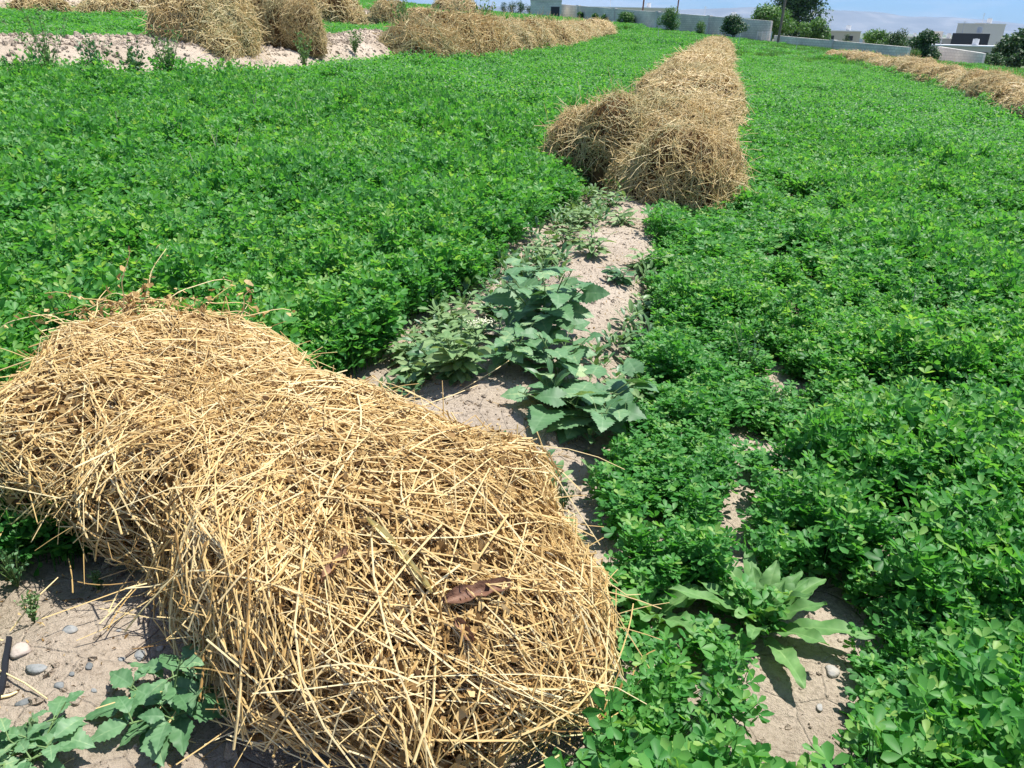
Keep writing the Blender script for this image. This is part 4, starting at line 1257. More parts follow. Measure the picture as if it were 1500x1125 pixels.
PEB = [(210, 983, 22, .5, .25, 'oval blue grey pebble in the middle of the bare soil'), (112, 953, 24, .45, .42, 'flat pale grey pebble near the heap shadow'),
       (240, 968, 14, .7, .75, 'small mauve pebble right of the blue grey one'), (140, 1008, 14, .6, .05, 'dark slate pebble below the blue grey one'),
       (98, 1040, 18, .5, .2, 'blue grey pebble at the lower left of the bare soil'), (48, 1066, 26, .5, .08, 'large dark pebble near the black strip'),
       (40, 985, 34, .5, 1.0, 'big pinkish stone at the left edge'), (62, 1010, 30, .4, .3, 'long greenish grey stone beside the pinkish one'),
       (148, 1046, 11, .6, .35, 'tiny grey pebble above the goosefoot'), (116, 1022, 9, .6, .12, 'tiny dark pebble left of centre on the bare soil'),
       (185, 992, 10, .6, .3, 'tiny grey pebble left of the blue grey one'), (272, 932, 12, .7, .02, 'black pebble at the heap shadow edge'),
       (1222, 968, 26, .5, .6, 'pale grey stone on the soil gap in the right alfalfa'), (590, 565, 14, .6, .1, 'dark clod behind the near heap'),
       (1205, 1020, 14, .5, .55, 'small pale stone lower in the soil gap'), (90, 1070, 10, .6, .1, 'small dark pebble below the large dark one'), (180, 950, 9, .5, .4, 'tiny light pebble near the heap shadow')]
for i, t in enumerate(PEB): pebble(*t, seed=900 + i)
# pale boulders beside the long left row
for i, (px, py, w, lb) in enumerate(((783, 61, 20, 'pale boulder under the long left hay row'), (832, 56, 12, 'smaller pale boulder near the right end of the long left row'))):
    pebble(px, py, w, .7, .62, lb, 950 + i, None)

# clods of dry earth scattered over the banks
rng = np.random.default_rng(31)
clod_me = []
for i in range(4):
    mb = MB(); rs = np.random.default_rng(i)
    th = np.linspace(0, np.pi, 6); ph = np.linspace(0, 2 * np.pi, 8, endpoint=False); T_, P_ = np.meshgrid(th, ph, indexing='ij')
    v = np.stack([np.sin(T_) * np.cos(P_), np.sin(T_) * np.sin(P_), .7 * np.cos(T_)], -1) * (1 + .25 * rs.normal(size=(6, 8, 1)))
    v[0] = v[0].mean(0); v[-1] = v[-1].mean(0)
    ii = np.arange(48).reshape(6, 8)
    mb.add(v.reshape(-1, 3), np.stack([ii[:-1], np.roll(ii, -1, 1)[:-1], np.roll(ii, -1, 1)[1:], ii[1:]], -1).reshape(-1, 4), tone=0.0)
    clod_me.append(mb.mesh('clod', M['soil']))
CL = scatter_source('clod_source', clod_me)
bx, by = [], []
for poly in (L_BUND, U_BUND):
    for a, b in zip(poly[:-1], poly[1:]):
        m_ = int(np.linalg.norm(b - a) * 260); t = rng.uniform(0, 1, m_); bx.append(a[0] + (b[0] - a[0]) * t + rng.normal(0, .5, m_)); by.append(a[1] + (b[1] - a[1]) * t + rng.normal(0, .5, m_))
x = np.concatenate([rng.uniform(-2.2, 1.6, 20000)] + bx); y = np.concatenate([rng.uniform(.7, 8.5, 20000)] + by)
zn, _ = zone(x, y); bb = bare_amount(x, y)
dl, _, _ = polydist(x, y, L_BUND); du, _, _ = polydist(x, y, U_BUND)
k = ((zn == 0) & ((y < 9) | (dl < .9) | (du < .9))) | (bb > .5)
x = x[k]; y = y[k]; n = len(x)
s = np.where(y < 9, rng.lognormal(-5.6, .6, n), rng.lognormal(-3.9, .55, n)); s = np.clip(s, .002, .055)
o = scatter('soil_clods', np.stack([x, y, G(x, y)], 1), rng.uniform(0, 6, (n, 3)), np.stack([s, s, s], 1), rng.integers(0, 4, n), CL, None)
tag(o, 'crumbs and clods of dry earth on the banks', 'soil clods', kind='stuff')
# dry leaf crumbs on the bare soil
mb = MB(); n = 6500
x = rng.uniform(-2.0, 1.2, n); y = rng.uniform(.8, 6.5, n); zn, _ = zone(x, y); k = zn == 0; x = x[k]; y = y[k]
chips(mb, np.stack([x, y, G(x, y) + .004], 1), rng, .0055, np.clip(rng.normal(.45, .3, len(x)), 0, 1))
m_ = rng.uniform(0, 1, len(x)) < .06; q = np.stack([x, y, G(x, y) + .005], 1)[m_]; d = rdir(len(q), rng) * np.array([1, 1, .08]); L = rng.uniform(.03, .13, (len(q), 1, 1))
mb.tubes(q[:, None] + d[:, None] * np.linspace(0, 1, 4)[None, :, None] * L, np.full((len(q), 4), .0013), 4, np.clip(rng.normal(.6, .25, len(q)), 0, 1))
o = mb.build('leaf_litter', M['hay_leaf']); tag(o, 'crumbs of dry leaf and broken straw scattered on the bare soil', 'leaf litter', kind='stuff')
# single stray stalks, plus one thin dark rod laid as a stem's shadow
STR = [((0, 1052), (34, 1040), 'short thick yellow straw at the left edge'), ((0, 1000), (82, 1062), 'thin bent straw on soil below the pinkish stone'), ((190, 985), (262, 918), 'thin dark rod standing in for a stem shadow beside the blue grey pebble'),
       ((15, 925), (95, 880), 'yellow straw arching over the weeds at the left edge'), ((620, 612), (700, 588), 'pale straw lying on the soil behind the near heap'),
       ((672, 592), (772, 560), 'long pale straw leaning towards the broad leaved weed')]
for i, (a, b, lb) in enumerate(STR):
    pa, pb = at(*a, .07), at(*b, .07)
    za, zb = g1(*pa) + .006, g1(*pb) + (.10 if i in (5, 3) else .008)
    mid = (pa + pb) / 2
    mb = MB(); mb.tube([(pa[0], pa[1], za), (mid[0] + .01, mid[1], max((za + zb) / 2, g1(*mid) + .008) + (.02 if i == 3 else 0)), (pb[0], pb[1], zb)], np.array([1, .9, .7]) * (.004 if i == 0 else .0022), 6, .2 if i == 2 else .85)
    o = mb.build('straw_stalk', M['wood'] if i == 2 else M['straw'], smooth=True); tag(o, lb, 'straw')  # dark wood colour gives the rod its shadow tone
# black strip at the left edge, laid in place of a cast shadow
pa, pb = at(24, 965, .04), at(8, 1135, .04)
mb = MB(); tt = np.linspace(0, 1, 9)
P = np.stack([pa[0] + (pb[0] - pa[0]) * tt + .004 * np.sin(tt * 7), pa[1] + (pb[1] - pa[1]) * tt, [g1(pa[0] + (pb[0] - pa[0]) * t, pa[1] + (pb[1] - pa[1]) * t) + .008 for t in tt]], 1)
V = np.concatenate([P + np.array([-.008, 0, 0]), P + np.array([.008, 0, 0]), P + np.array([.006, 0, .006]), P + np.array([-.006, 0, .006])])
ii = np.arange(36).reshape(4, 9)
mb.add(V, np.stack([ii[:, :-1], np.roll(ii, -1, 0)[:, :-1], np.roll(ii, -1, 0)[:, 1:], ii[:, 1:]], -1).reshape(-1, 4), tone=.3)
tag(mb.build('shadow_strip', M['black']), 'narrow black strip standing in for a cast shadow on the soil at the left edge', 'strip')

# ------------------------------------------------------------------ walls, huts and buildings
def wall(name, p0, p1, h0, h1, th, mat, label, cat='wall', cope=True):
    L = float(np.linalg.norm(p1 - p0)); az = math.atan2(*(p1 - p0)[::-1])
    z0 = g1(*p0)
    r = empty(name, (p0[0], p0[1], z0), az); tag(r, label, cat)
    nseg = max(2, int(L / 3)); t = np.linspace(0, 1, nseg + 1)
    xs_ = p0[0] + (p1[0] - p0[0]) * t; ys_ = p0[1] + (p1[1] - p0[1]) * t
    zb = G(xs_, ys_) - z0 - .4; zt = (plane(xs_, ys_) - z0) + h0 + (h1 - h0) * t
    zt = np.linspace(zt[0], zt[-1], nseg + 1)
    mb = MB()
    rows = np.concatenate([np.stack([t * L, np.full(nseg + 1, -th / 2), zb], 1), np.stack([t * L, np.full(nseg + 1, -th / 2), zt], 1),
                           np.stack([t * L, np.full(nseg + 1, th / 2), zt], 1), np.stack([t * L, np.full(nseg + 1, th / 2), zb], 1)])
    ii = np.arange(4 * (nseg + 1)).reshape(4, nseg + 1)
    mb.add(rows, np.stack([ii[:, :-1], ii[:, 1:], np.roll(ii, -1, 0)[:, 1:], np.roll(ii, -1, 0)[:, :-1]], -1).reshape(-1, 4))
    e = ii[:, 0]; f_ = ii[:, -1]; mb.add(rows[e], [[0, 1, 2, 3]]); mb.add(rows[f_], [[3, 2, 1, 0]])
    mb.build('blockwork', mat, r)
    for k_ in range(1, int(L / 9)):
        f0 = k_ / int(L / 9); zb_, zt_ = np.interp(f0, t, zb), np.interp(f0, t, zt)
        for sd_ in (1, -1) if k_ % 1 == 0 else ():
            pm = MB(); pm.box((f0 * L, sd_ * (th / 2 + .075), (zb_ + zt_) / 2 + .03), (.42, .15, zt_ - zb_ + .06)); pm.build('pier', M['block_fresh'], r)
    if cope:
        mb = MB(); rows2 = np.concatenate([np.stack([t * L, np.full(nseg + 1, s * (th / 2 + .03)), zt + dz], 1) for s, dz in ((-1, .004), (-1, .09), (1, .09), (1, .004))])
        mb.add(rows2, np.stack([ii[:, :-1], ii[:, 1:], np.roll(ii, -1, 0)[:, 1:], np.roll(ii, -1, 0)[:, :-1]], -1).reshape(-1, 4))
        mb.add(rows2[e], [[0, 1, 2, 3]]); mb.add(rows2[f_], [[3, 2, 1, 0]])
        mb.build('coping', M['block_fresh'], r)
    return r


wall('block_wall', WALL_L[0], WALL_L[1], psize(21, *WALL_L[0]), psize(32, *WALL_L[1]), .2, M['block'], 'long grey concrete block wall behind the field, left of the gate', cope=False)
wall('block_wall', WALL_R[0], WALL_R[1], psize(14, *WALL_R[0]), psize(21, *WALL_R[1]), .2, M['block'], 'low grey block wall right of the gate, behind the right hay row', cope=False)
rt_end = WALL_R[1] + norm(WALL_R[1] - WALL_R[0]) @ np.array([[0, 1], [-1, 0]]) * 0
wall('block_wall', WALL_R[1] + np.array([.11, .15]), WALL_R[1] + np.array([2.2, 9.0]), psize(21, *WALL_R[1]), psize(19, *WALL_R[1]), .2, M['block_fresh'], 'short pale return wall at the right end of the low block wall', cope=False)
wall('block_wall', WALL_S[0], WALL_S[1], psize(22, *WALL_S[0]), psize(21, *WALL_S[1]), .2, M['block_fresh'], 'short pale block wall between the round bush and the big right tree', cope=False)


def far_point(px, py, dist):
    """a point at a chosen distance along a line of sight, for things standing on the lower ground beyond the walls"""
    d = ray(px, py); t = dist / math.hypot(d[0], d[1]); p = EYE + d * t
    return p


def px_m(px_, dist):
    return px_ * dist * 1.02 / F


def building(name, px, top, w, h, dep, dist, tone, label, mat='plaster', rot=0, windows=(), roof=None, door=None, parapet=True):
    """px, top: photo pixel of the centre of the roof edge; w, h: metres; windows: (x fraction, z fraction, w, h)"""
    p = far_point(px, top, dist)
    gz = g1(p[0], p[1]); H = max(h, p[2] - gz)
    az = -math.atan2(p[0], p[1]) + rot
    r = empty(name, (p[0], p[1], p[2] - H), az); tag(r, label, 'building')
    mb = MB(); mb.box((0, dep / 2, H / 2), (w, dep, H), tone=tone); mb.build('wall', M[mat], r)
    if roof:
        mb = MB(); mb.box((0, dep / 2, H + .12), (w * 1.04, dep * 1.05, .22), tone=.8); mb.build('roof', M[roof], r)
    elif parapet:
        mb = MB(); mb.box((0, dep / 2, H + .1), (w * 1.02, dep * 1.02, .2), tone=min(1, tone + .15)); mb.build('roof', M['plaster'], r)
    if windows and w > 4:
        mb = MB(); mb.tube([(w * .2, dep * .4, H + .2), (w * .2, dep * .4, H + 1.3)], .55, 10, .6); mb.box((w * .2, dep * .4, H + 1.33), (.5, .5, .1), tone=.5); mb.build('roof_tank', M['metal_white'], r)
        mb = MB(); mb.tube([(-w * .25, dep * .3, H), (-w * .25, dep * .3, H + 2.4)], .05, 5, .3); mb.box((-w * .25, dep * .3, H + 2.2), (.9, .06, .06), tone=.3); mb.box((-w * .25, dep * .3, H + 1.9), (.6, .06, .06), tone=.3); mb.build('antenna', M['metal_white'], r)
    for (fx, fz, ww, wh) in windows:
        mb = MB(); mb.box((fx * w, -.03, H - fz), (ww, .10, wh), tone=.3); o = mb.build('window', M['dark_clad'], r)
        mb = MB(); mb.box((fx * w, -.05, H - fz - wh / 2 - .06), (ww * 1.15, .16, .1), tone=.9); mb.build('sill', M['plaster'], o)
    if door:
        fx, ww, wh, zb = door
        mb = MB(); mb.box((fx * w, -.03, zb + wh / 2), (ww, .10, wh), tone=.3); mb.build('door', M['dark_clad'], r)
    return r


# hut of grey blocks at the left end of the wall
pH = at(800, 29); dH = float(np.hypot(*pH)) - 3
wH = px_m(40, dH); hH = px_m(27, dH)
building('block_hut', 800, 2, wH, hH, 4, dH, .5, 'grey block hut with a dark doorway at the left end of the long wall', 'block', 0, door=(.30, px_m(11, dH), px_m(19, dH), px_m(2, dH)))
building('long_shed', 925, 12, px_m(110, 215), 2.6, 10, 215, .75, 'long low building with a pale roof behind the long block wall', roof='roof_white', windows=((-.3, 1.2, 1.2, 1), (.1, 1.2, 1.2, 1), (.33, 1.2, 1.2, 1)))
building('long_shed', 1055, 27, px_m(80, 190), 2.6, 10, 190, .6, 'low shed with a bright white roof behind the right part of the long block wall', roof='roof_white', windows=((-.2, 1.2, 1.1, 1), (.2, 1.2, 1.1, 1)))
building('long_shed', 1230, 46, px_m(48, 210), 3, 12, 210, .55, 'white roofed shed above the low wall beyond the pale green bush', roof='roof_white', windows=((-.2, 1.4, 1.6, 1), (.25, 1.4, 1.6, 1)))
building('apartment_block', 1458, 36, px_m(36, 230), 12, 7, 230, .8, 'tall pale block house with a stair tower at the right', rot=.95, windows=((-.28, 3.5, 1.4, 1.5), (-.28, 7, 1.4, 1.5)))
building('apartment_block', 1438, 35, px_m(13, 234), 12, 10, 236, .3, 'narrow tower face, shade put into its brown colour, joined to the tall pale block house')  # darker plaster tone paints the shade on this side of the tower
building('dark_house', 1423, 49, px_m(38, 205), 6, 9, 205, .4, 'dark clad house in front of the tall pale block', 'dark_clad', windows=((-.3, 4.2, .7, .7), (.3, 4.2, .7, .7)), parapet=False)
building('low_house', 1375, 57, px_m(50, 240), 4, 9, 240, .62, 'cream house with two small upper rooms left of the dark house', windows=((-.3, 1.6, 1.4, 1.2), (0.05, 1.6, 1.4, 1.2), (.33, 1.6, 1.4, 1.2)))
building('low_house', 1372, 47, px_m(14, 244), 5, 6, 246, .7, 'small cream upper room on the skyline above the cream house', windows=((0, 1.4, 1.2, 1),))
building('long_shed', 1405, 68, px_m(80, 175), 3, 6, 175, .55, 'tan yard building with a white roof line under the dark house', roof='roof_white', windows=((-.35, 1.3, 1.2, .9), (-.1, 1.3, 1.2, .9), (.15, 1.3, 1.2, .9), (.35, 1.3, 1.2, .9)))
building('low_house', 1278, 55, px_m(20, 300), 4, 8, 300, .5, 'distant tan house behind the bushes over the low wall', windows=((0, 1.5, 1.3, 1.1),))
building('low_house', 1335, 54, px_m(16, 330), 4, 8, 330, .7, 'distant cream house left of the round bush', windows=((0, 1.5, 1.3, 1.1),))
# town far out on the plain
rs = random.Random(4)
for i in range(16):
    px = rs.uniform(1200, 1420); dist = rs.uniform(700, 1800)
    d = ray(px, 60); d = d / math.hypot(d[0], d[1]); xx, yy = d[0] * dist, d[1] * dist
    w = rs.uniform(8, 22); h = rs.uniform(4, 9); dp = rs.uniform(8, 14)
    mb = MB(); mb.box((0, 0, h / 2), (w, dp, h), tone=rs.uniform(.5, 1)); mb.box((0, 0, h + .2), (w * 1.04, dp * 1.04, .4), tone=.9); mb.box((w * .2, 0, h + 1), (w * .25, dp * .3, 1.2), tone=.7)
    o = mb.build('far_house', M['plaster'], None, (xx, yy, g1(xx, yy) - .2), rs.uniform(-.4, .4))
    tag(o, 'tiny pale house of the hazy town far out on the plain', 'house', 'hazy town houses on the plain')

# ------------------------------------------------------------------ poles, posts and gate
def pole(name, px, base_py, top_py, w_px, mat, tone, label, lean=(0, 0), base_xy=None, cat='pole', arm=False):
    b = at(px, base_py) if base_xy is None else np.array(base_xy)
    z = g1(*b); H = psize(base_py - top_py, *b) * 1.02; rad = psize(w_px, *b) / 2
    r = empty(name, (b[0], b[1], z)); tag(r, label, cat)
    mb = MB(); t = np.linspace(0, 1, 5)
    mb.tube(np.stack([lean[0] * H * t, lean[1] * H * t, -.3 + (H + .3) * t], 1), np.linspace(rad, rad * .8, 5), 8, tone); mb.build('shaft', M[mat], r, smooth=True)
    mb = MB()
    if arm:
        mb.tube([(lean[0] * H, 0, H), (lean[0] * H - .5, 0, H + .35), (lean[0] * H - 1.3, 0, H + .4)], rad * .6, 6, tone); mb.build('lamp_arm', M[mat], r)
        mb = MB(); mb.box((lean[0] * H - 1.6, 0, H + .38), (.8, .3, .16), tone=.9); mb.build('lamp_head', M['metal_white'], r)
    else:
        mb.tube([(lean[0] * H, lean[1] * H, H - .02), (lean[0] * H, lean[1] * H, H + .05)], rad * 1.0, 8, tone + .1); mb.build('cap', M[mat], r)
    return r


pole('rusty_pole', 938, 43, -12, 2.6, 'rust', .4, 'thin rusty pole in front of the long block wall', (.045, 0))
pole('rusty_pole', 988, 49, 2, 2.4, 'rust', .6, 'reddish pole beside the round tree at the long block wall', (.03, 0))
pole('wooden_pole', 1138, 69, -20, 4.2, 'wood', .5, 'tall leaning wooden pole by the gate and the dark poplar', (.03, 0))
pole('wooden_pole', 1482, 100, 62, 2.5, 'wood', .3, 'short dark pole before the big tree at the right edge', (.10, 0))
pb = far_point(1287, 70, 150)
pole('street_lamp', 1287, 64, 38, 2.2, 'metal_white', .7, 'slim pale street lamp rising beyond the low wall', (0, 0), base_xy=(pb[0], pb[1]), cat='street lamp', arm=True)
for i, (px, py, tp, lb) in enumerate(((962, 62, 47, 'thin white stake left of the central row in the grass'), (1164, 80, 64, 'thin white stake in front of the low wall'), (1080, 72, 52, 'thin pale stake by the far tip of the central row'))):
    pole('thin_stake', px, py, tp, .8, 'metal_white', .8, lb, (.08, 0), cat='stake')
g0, gE = at(1100, 63), at(1131, 67)
root = empty('metal_gate', (g0[0], g0[1], g1(*g0)), math.atan2(*(gE - g0)[::-1])); tag(root, 'open wire gate with pale posts between the two block walls', 'gate')
Lg = float(np.linalg.norm(gE - g0)); hg = psize(16, *g0)
for k in range(4):
    mb = MB(); x_ = Lg * (.35 + .65 * k / 3); mb.tube([(x_, -.25, -.3), (x_ + .05, -.25, hg)], .05, 6, .7); mb.build('post', M['metal_white'], root)
mb = MB()
for k in range(7): mb.tube([(Lg * .35, -.25, hg * (.1 + .13 * k)), (Lg, -.25, hg * (.1 + .13 * k))], .012, 4, .4)
for k in range(16): mb.tube([(Lg * (.36 + .64 * k / 16), -.25, 0), (Lg * (.36 + .64 * k / 16), -.25, hg * .95)], .010, 4, .4)
mb.build('wire_mesh', M['metal_white'], root)

# ------------------------------------------------------------------ trees and bushes
def tree(name, xy, H, W, label, cat, mat, seed, nleaf=2600, leaf=.16, trunk=.18, shape='round', group=None, z=None):
    rs = np.random.default_rng(seed); x, y = xy
    r = empty(name, (x, y, (g1(x, y) if z is None else z) - .05)); tag(r, label, cat, group)
    tb = MB()
    hb = H * trunk
    nb = 9
    tb.tube([(0, 0, -.3), (.02 * H, .01 * H, hb), (.0, .02 * H, H * .55), (.01 * H, 0, H * .85)], np.array([.035, .028, .016, .006]) * H ** .9 * .8, 8, .4)
    C = []
    for i in range(nb + 9):
        k = rs.uniform(0, 1); ph = rs.uniform(0, 6.28)
        if shape == 'poplar': zc = hb + (H - hb) * (.06 + .88 * k); rr = W / 2 * (math.sin(math.pi * (.12 + .8 * k)) ** .6) * rs.uniform(.1, .72); cs = W * rs.uniform(.22, .34)
        else: zc = hb + (H - hb) * (.15 + .68 * k); rr = W / 2 * math.sqrt(max(.05, 1 - ((k - .35) / .75) ** 2)) * rs.uniform(.1, .75); cs = min(W, H) * rs.uniform(.14, .26)
        c = np.array([rr * math.cos(ph), rr * math.sin(ph), zc]); C.append((c, cs))
        if i < nb:
            s = np.array([0, .01 * H, hb + (zc - hb) * .3])
            tb.tube(np.stack([s, (s + c) / 2 + np.array([0, 0, -.04 * H]), c]), np.array([.012, .008, .003]) * H ** .9, 5, .4)
    tb.build('trunk', M['bark'], r, smooth=True)
    fl = MB()
    w = np.array([c[1] ** 2 for c in C]); w /= w.sum()
    pick = rs.choice(len(C), nleaf, p=w)
    cen = np.stack([C[i][0] for i in pick]); cs = np.array([C[i][1] for i in pick])
    v = rdir(nleaf, rs); rad = cs * rs.uniform(.25, 1.12, nleaf) ** .6
    P = cen + v * 1.15 * rad[:, None] * np.array([1, 1, .85])
    P[:, 2] = np.maximum(P[:, 2], .03 * H)
    nn = norm(v + .7 * rs.normal(size=(nleaf, 3)) + np.array([0, 0, .5])); d = rdir(nleaf, rs)
    ctone = rs.normal(0, .1, len(C))[pick]
    leaflets(fl, P, d - nn * np.sum(d * nn, 1, keepdims=True), nn, leaf * rs.uniform(.6, 1.4, nleaf), np.clip(.5 + ctone + rs.normal(0, .13, nleaf), 0, 1), True)
    fl.build('crown', M[mat], r)
    return r


def ptree(px, base, top, w, label, mat, seed, name='tree', cat='tree', dist=None, **kw):
    if dist is None:
        b = at(px, base); z = None; H = psize(base - top, *b); W = psize(w, *b)
    else:
        p = far_point(px, base, dist); b = p[:2]; z = p[2]; gz = g1(*b); H = px_m(base - top, dist); W = px_m(w, dist)
        if z > gz: H += z - gz; z = gz
    W *= 1.25; H *= 1.06; kw['nleaf'] = int(kw.get('nleaf', 2600) * 1.5)
    lf = kw.pop('leaf', max(.05, W * .06))
    return tree(name, b, H, W, label, cat, M[mat], seed, leaf=lf, z=z, **kw) if False else tree(name, b, H, W, label, cat, mat, seed, leaf=lf, z=z, **kw)


ptree(916, 42, 21, 26, 'low pale bush left of the rusty pole at the block wall', 'tree_light', 1, 'bush', 'bush', trunk=.05)
ptree(902, 36, 20, 14, 'small bush left of the low pale one at the block wall', 'tree_light', 12, 'bush', 'bush', trunk=.05)
ptree(980, 50, 15, 27, 'round young tree with green crown against the long block wall', 'tree_light', 2, trunk=.14, nleaf=2200)
ptree(1026, 55, 34, 17, 'smallest light green tree against the long block wall', 'tree_light', 3, trunk=.12, nleaf=1500)
ptree(1072, 61, 27, 32, 'dark green round tree near the right end of the long block wall', 'tree_dark', 4, trunk=.12, nleaf=2400)
ptree(1117, 62, 19, 42, 'yellow green spreading tree behind the gate', 'tree_light', 5, trunk=.12, nleaf=3000, dist=100)
ptree(1138, 60, 22, 30, 'second yellow green tree behind the gate, against the poplar', 'tree_light', 15, trunk=.12, nleaf=2500, dist=102)
ptree(1163, 64, -14, 62, 'tall dark poplar at the top edge, behind the wooden pole', 'tree_dark', 6, shape='poplar', trunk=.08, nleaf=9000, dist=118, leaf=.36)
ptree(1190, 62, 38, 40, 'pale green bush behind the low wall, right of the poplar', 'tree_light', 7, 'bush', 'bush', trunk=.06, dist=95)
ptree(1239, 66, 51, 11, 'tiny dark bush above the low wall', 'tree_dark', 8, 'bush', 'bush', trunk=.08, nleaf=900, dist=90)
ptree(1277, 74, 51, 30, 'green bush rising above the low wall beside the street lamp', 'tree_light', 9, 'bush', 'bush', trunk=.06, dist=84)
ptree(1310, 76, 53, 26, 'darker bush above the right end of the low wall', 'tree_dark', 10, 'bush', 'bush', trunk=.06, dist=82)
ptree(1350, 92, 50, 44, 'big round green bush between the two pale walls', 'tree_dark', 11, 'bush', 'bush', trunk=.05, nleaf=3600)
ptree(1334, 92, 72, 18, 'small light bush leaning on the left of the big round bush', 'tree_light', 16, 'bush', 'bush', trunk=.05, nleaf=1200)
ptree(1492, 102, 45, 66, 'large dark tree at the right edge', 'tree_dark', 13, trunk=.06, nleaf=5000)
ptree(1450, 101, 79, 34, 'low dark bush left of the large tree at the right edge', 'tree_dark', 14, 'bush', 'bush', trunk=.04, nleaf=2200)
SG = 'tall leafy stalks before the block hut'
for i, (px, b, t, w) in enumerate(((738, 24, 4, 12), (750, 25, 5, 14), (762, 25, 3, 16), (776, 26, 8, 12), (786, 27, 7, 9))):
    ptree(px, b, t, w, ('leafy stalk furthest left in the clump before the hut', 'second leafy stalk from the left before the hut', 'tallest leafy stalk in the middle of the clump before the hut', 'fourth leafy stalk, nearing the hut', 'leafy stalk right beside the hut')[i], 'tree_dark', 30 + i, 'tall_plant', 'plant', trunk=.08, nleaf=900, group=SG)
for i, (px, b, t, w, lb) in enumerate(((838, 32, 22, 7, 'thin sapling nearest the hut along the long wall'), (850, 34, 19, 8, 'second thin sapling along the long wall'), (872, 37, 21, 9, 'third thin sapling along the long wall'), (884, 38, 24, 9, 'fourth thin sapling along the long wall'))):
    ptree(px, b, t, w, lb, 'tree_light', 40 + i, 'sapling', 'sapling', trunk=.1, nleaf=420, leaf=.22)
for i, (px, b, t, w, lb) in enumerate(((1400, 72, 62, 20, 'dark shrub before the tan yard building'), (1300, 60, 52, 26, 'blurry tree clump of the town behind the low wall'), (1345, 58, 50, 20, 'distant tree near the cream houses'))):
    ptree(px, b, t, w, lb, 'tree_dark', 50 + i, 'bush', 'bush', trunk=.05, nleaf=1200, dist=(165, 420, 360)[i])
# far trees on the plain reading as one mass
rng = np.random.default_rng(66); n = 700
tm = scatter_source('far_tree_source', [])
fl = MB()
for i in range(260):
    a = rng.uniform(-.25, .75); dist = rng.uniform(450, 2600); xx, yy = math.sin(a) * dist, math.cos(a) * dist
    zz_ = g1(xx, yy); w_ = rng.uniform(5, 14); h_ = rng.uniform(4, 9); m = 50
    v = rdir(m, rng) * rng.uniform(.4, 1, (m, 1)) ** .5; v[:, 2] = np.abs(v[:, 2])
    Pq = np.array([xx, yy, zz_]) + v * np.array([w_, w_ * .6, h_])
    nn = norm(v + rng.normal(size=(m, 3)) * .5); d = rdir(m, rng)
    leaflets(fl, Pq, d - nn * np.sum(d * nn, 1, keepdims=True), nn, rng.uniform(1.2, 2.6, m), np.clip(rng.normal(.45, .15, m), 0, 1), True)
tag(fl.build('far_trees', M['tree_dark']), 'hazy belt of trees far out on the plain', 'trees', kind='stuff')
bpy.data.collections.remove(tm)

# ------------------------------------------------------------------ haze, sky, sun, camera
HZ = dict(x0=-9500, x1=9500, y0=-80, y1=10800, z0=-26.5, z1=420)
mb = MB(); mb.box(((HZ['x0'] + HZ['x1']) / 2, (HZ['y0'] + HZ['y1']) / 2, (HZ['z0'] + HZ['z1']) / 2), (HZ['x1'] - HZ['x0'], HZ['y1'] - HZ['y0'], HZ['z1'] - HZ['z0']))
m, nt, out = new_mat('haze_air')
pv = N(nt, 'ShaderNodeVolumePrincipled'); pv.inputs['Color'].default_value = (.42, .66, 1, 1); pv.inputs['Density'].default_value = .00006; pv.inputs['Anisotropy'].default_value = .2
nt.links.new(pv.outputs[0], out.inputs['Volume'])
USE_HAZE = True
if USE_HAZE: tag(mb.build('haze', m), kind='stuff')

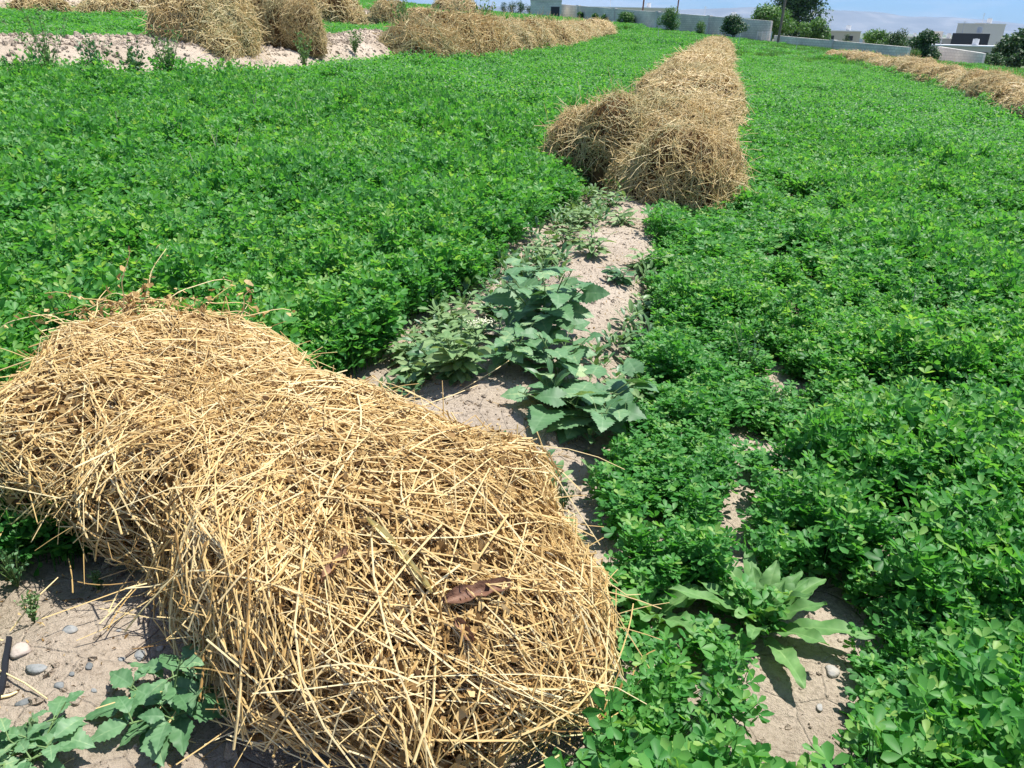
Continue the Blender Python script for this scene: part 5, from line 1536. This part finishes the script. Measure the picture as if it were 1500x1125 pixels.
SUN_EL, SUN_AZ = 68, 63           # degrees up; degrees to the right of straight ahead
world = bpy.data.worlds.new('World'); SC.world = world; world.use_nodes = True
nt = world.node_tree; nt.nodes.clear()
wo = N(nt, 'ShaderNodeOutputWorld'); bg = N(nt, 'ShaderNodeBackground'); bg.inputs['Strength'].default_value = .085
sky = N(nt, 'ShaderNodeTexSky', sky_type='NISHITA'); sky.sun_disc = False; sky.sun_elevation = R(SUN_EL); sky.sun_rotation = R(SUN_AZ)
sky.air_density = 1.0; sky.dust_density = .2; sky.ozone_density = 2.0
tc = N(nt, 'ShaderNodeTexCoord'); mp = N(nt, 'ShaderNodeMapping'); mp.inputs['Scale'].default_value = (3.0, 3.0, 22)
nz = N(nt, 'ShaderNodeTexNoise'); nz.inputs['Scale'].default_value = 1.6; nz.inputs['Detail'].default_value = 6; nz.inputs['Roughness'].default_value = .55
nt.links.new(tc.outputs['Generated'], mp.inputs['Vector']); nt.links.new(mp.outputs[0], nz.inputs['Vector'])
rp = ramp(nt, [(.44, (0, 0, 0)), (.62, (.70, .70, .70))]); nt.links.new(nz.outputs['Fac'], rp.inputs['Fac'])
mx = N(nt, 'ShaderNodeMix', data_type='RGBA'); nt.links.new(rp.outputs['Color'], mx.inputs['Factor'])
mx.inputs['B'].default_value = (4.9, 5.5, 6.3, 1)
ti = N(nt, 'ShaderNodeMix', data_type='RGBA', blend_type='MULTIPLY'); ti.inputs['Factor'].default_value = 1; ti.inputs['B'].default_value = (.35, .57, .96, 1)
nt.links.new(sky.outputs[0], ti.inputs['A']); nt.links.new(ti.outputs['Result'], mx.inputs['A']); nt.links.new(mx.outputs['Result'], bg.inputs['Color']); nt.links.new(bg.outputs[0], wo.inputs['Surface'])

sl = bpy.data.lights.new('sun', 'SUN'); sl.energy = 4.6; sl.angle = R(.5); sl.color = (1, .96, .90)
so = bpy.data.objects.new('sun', sl); COL.objects.link(so)
sd = Vector((math.sin(R(SUN_AZ)) * math.cos(R(SUN_EL)), math.cos(R(SUN_AZ)) * math.cos(R(SUN_EL)), math.sin(R(SUN_EL))))
so.rotation_euler = sd.to_track_quat('Z', 'Y').to_euler(); so.location = (0, 0, 30)

cd = bpy.data.cameras.new('camera'); cd.sensor_width = 36; cd.lens = F / 1500 * 36; cd.clip_start = .05; cd.clip_end = 30000
co = bpy.data.objects.new('camera', cd); COL.objects.link(co)
mt = Matrix((RT, UP, -FW)).transposed().to_4x4(); mt.translation = Vector(EYE)
co.matrix_world = mt
SC.camera = co
SC.view_settings.view_transform = 'Standard'; SC.view_settings.look = 'None'; SC.view_settings.gamma = 1; SC.view_settings.exposure = .86
SC.cycles.max_bounces = 6; SC.cycles.transparent_max_bounces = 4; SC.cycles.use_denoising = True
SC.cycles.volume_bounces = 0
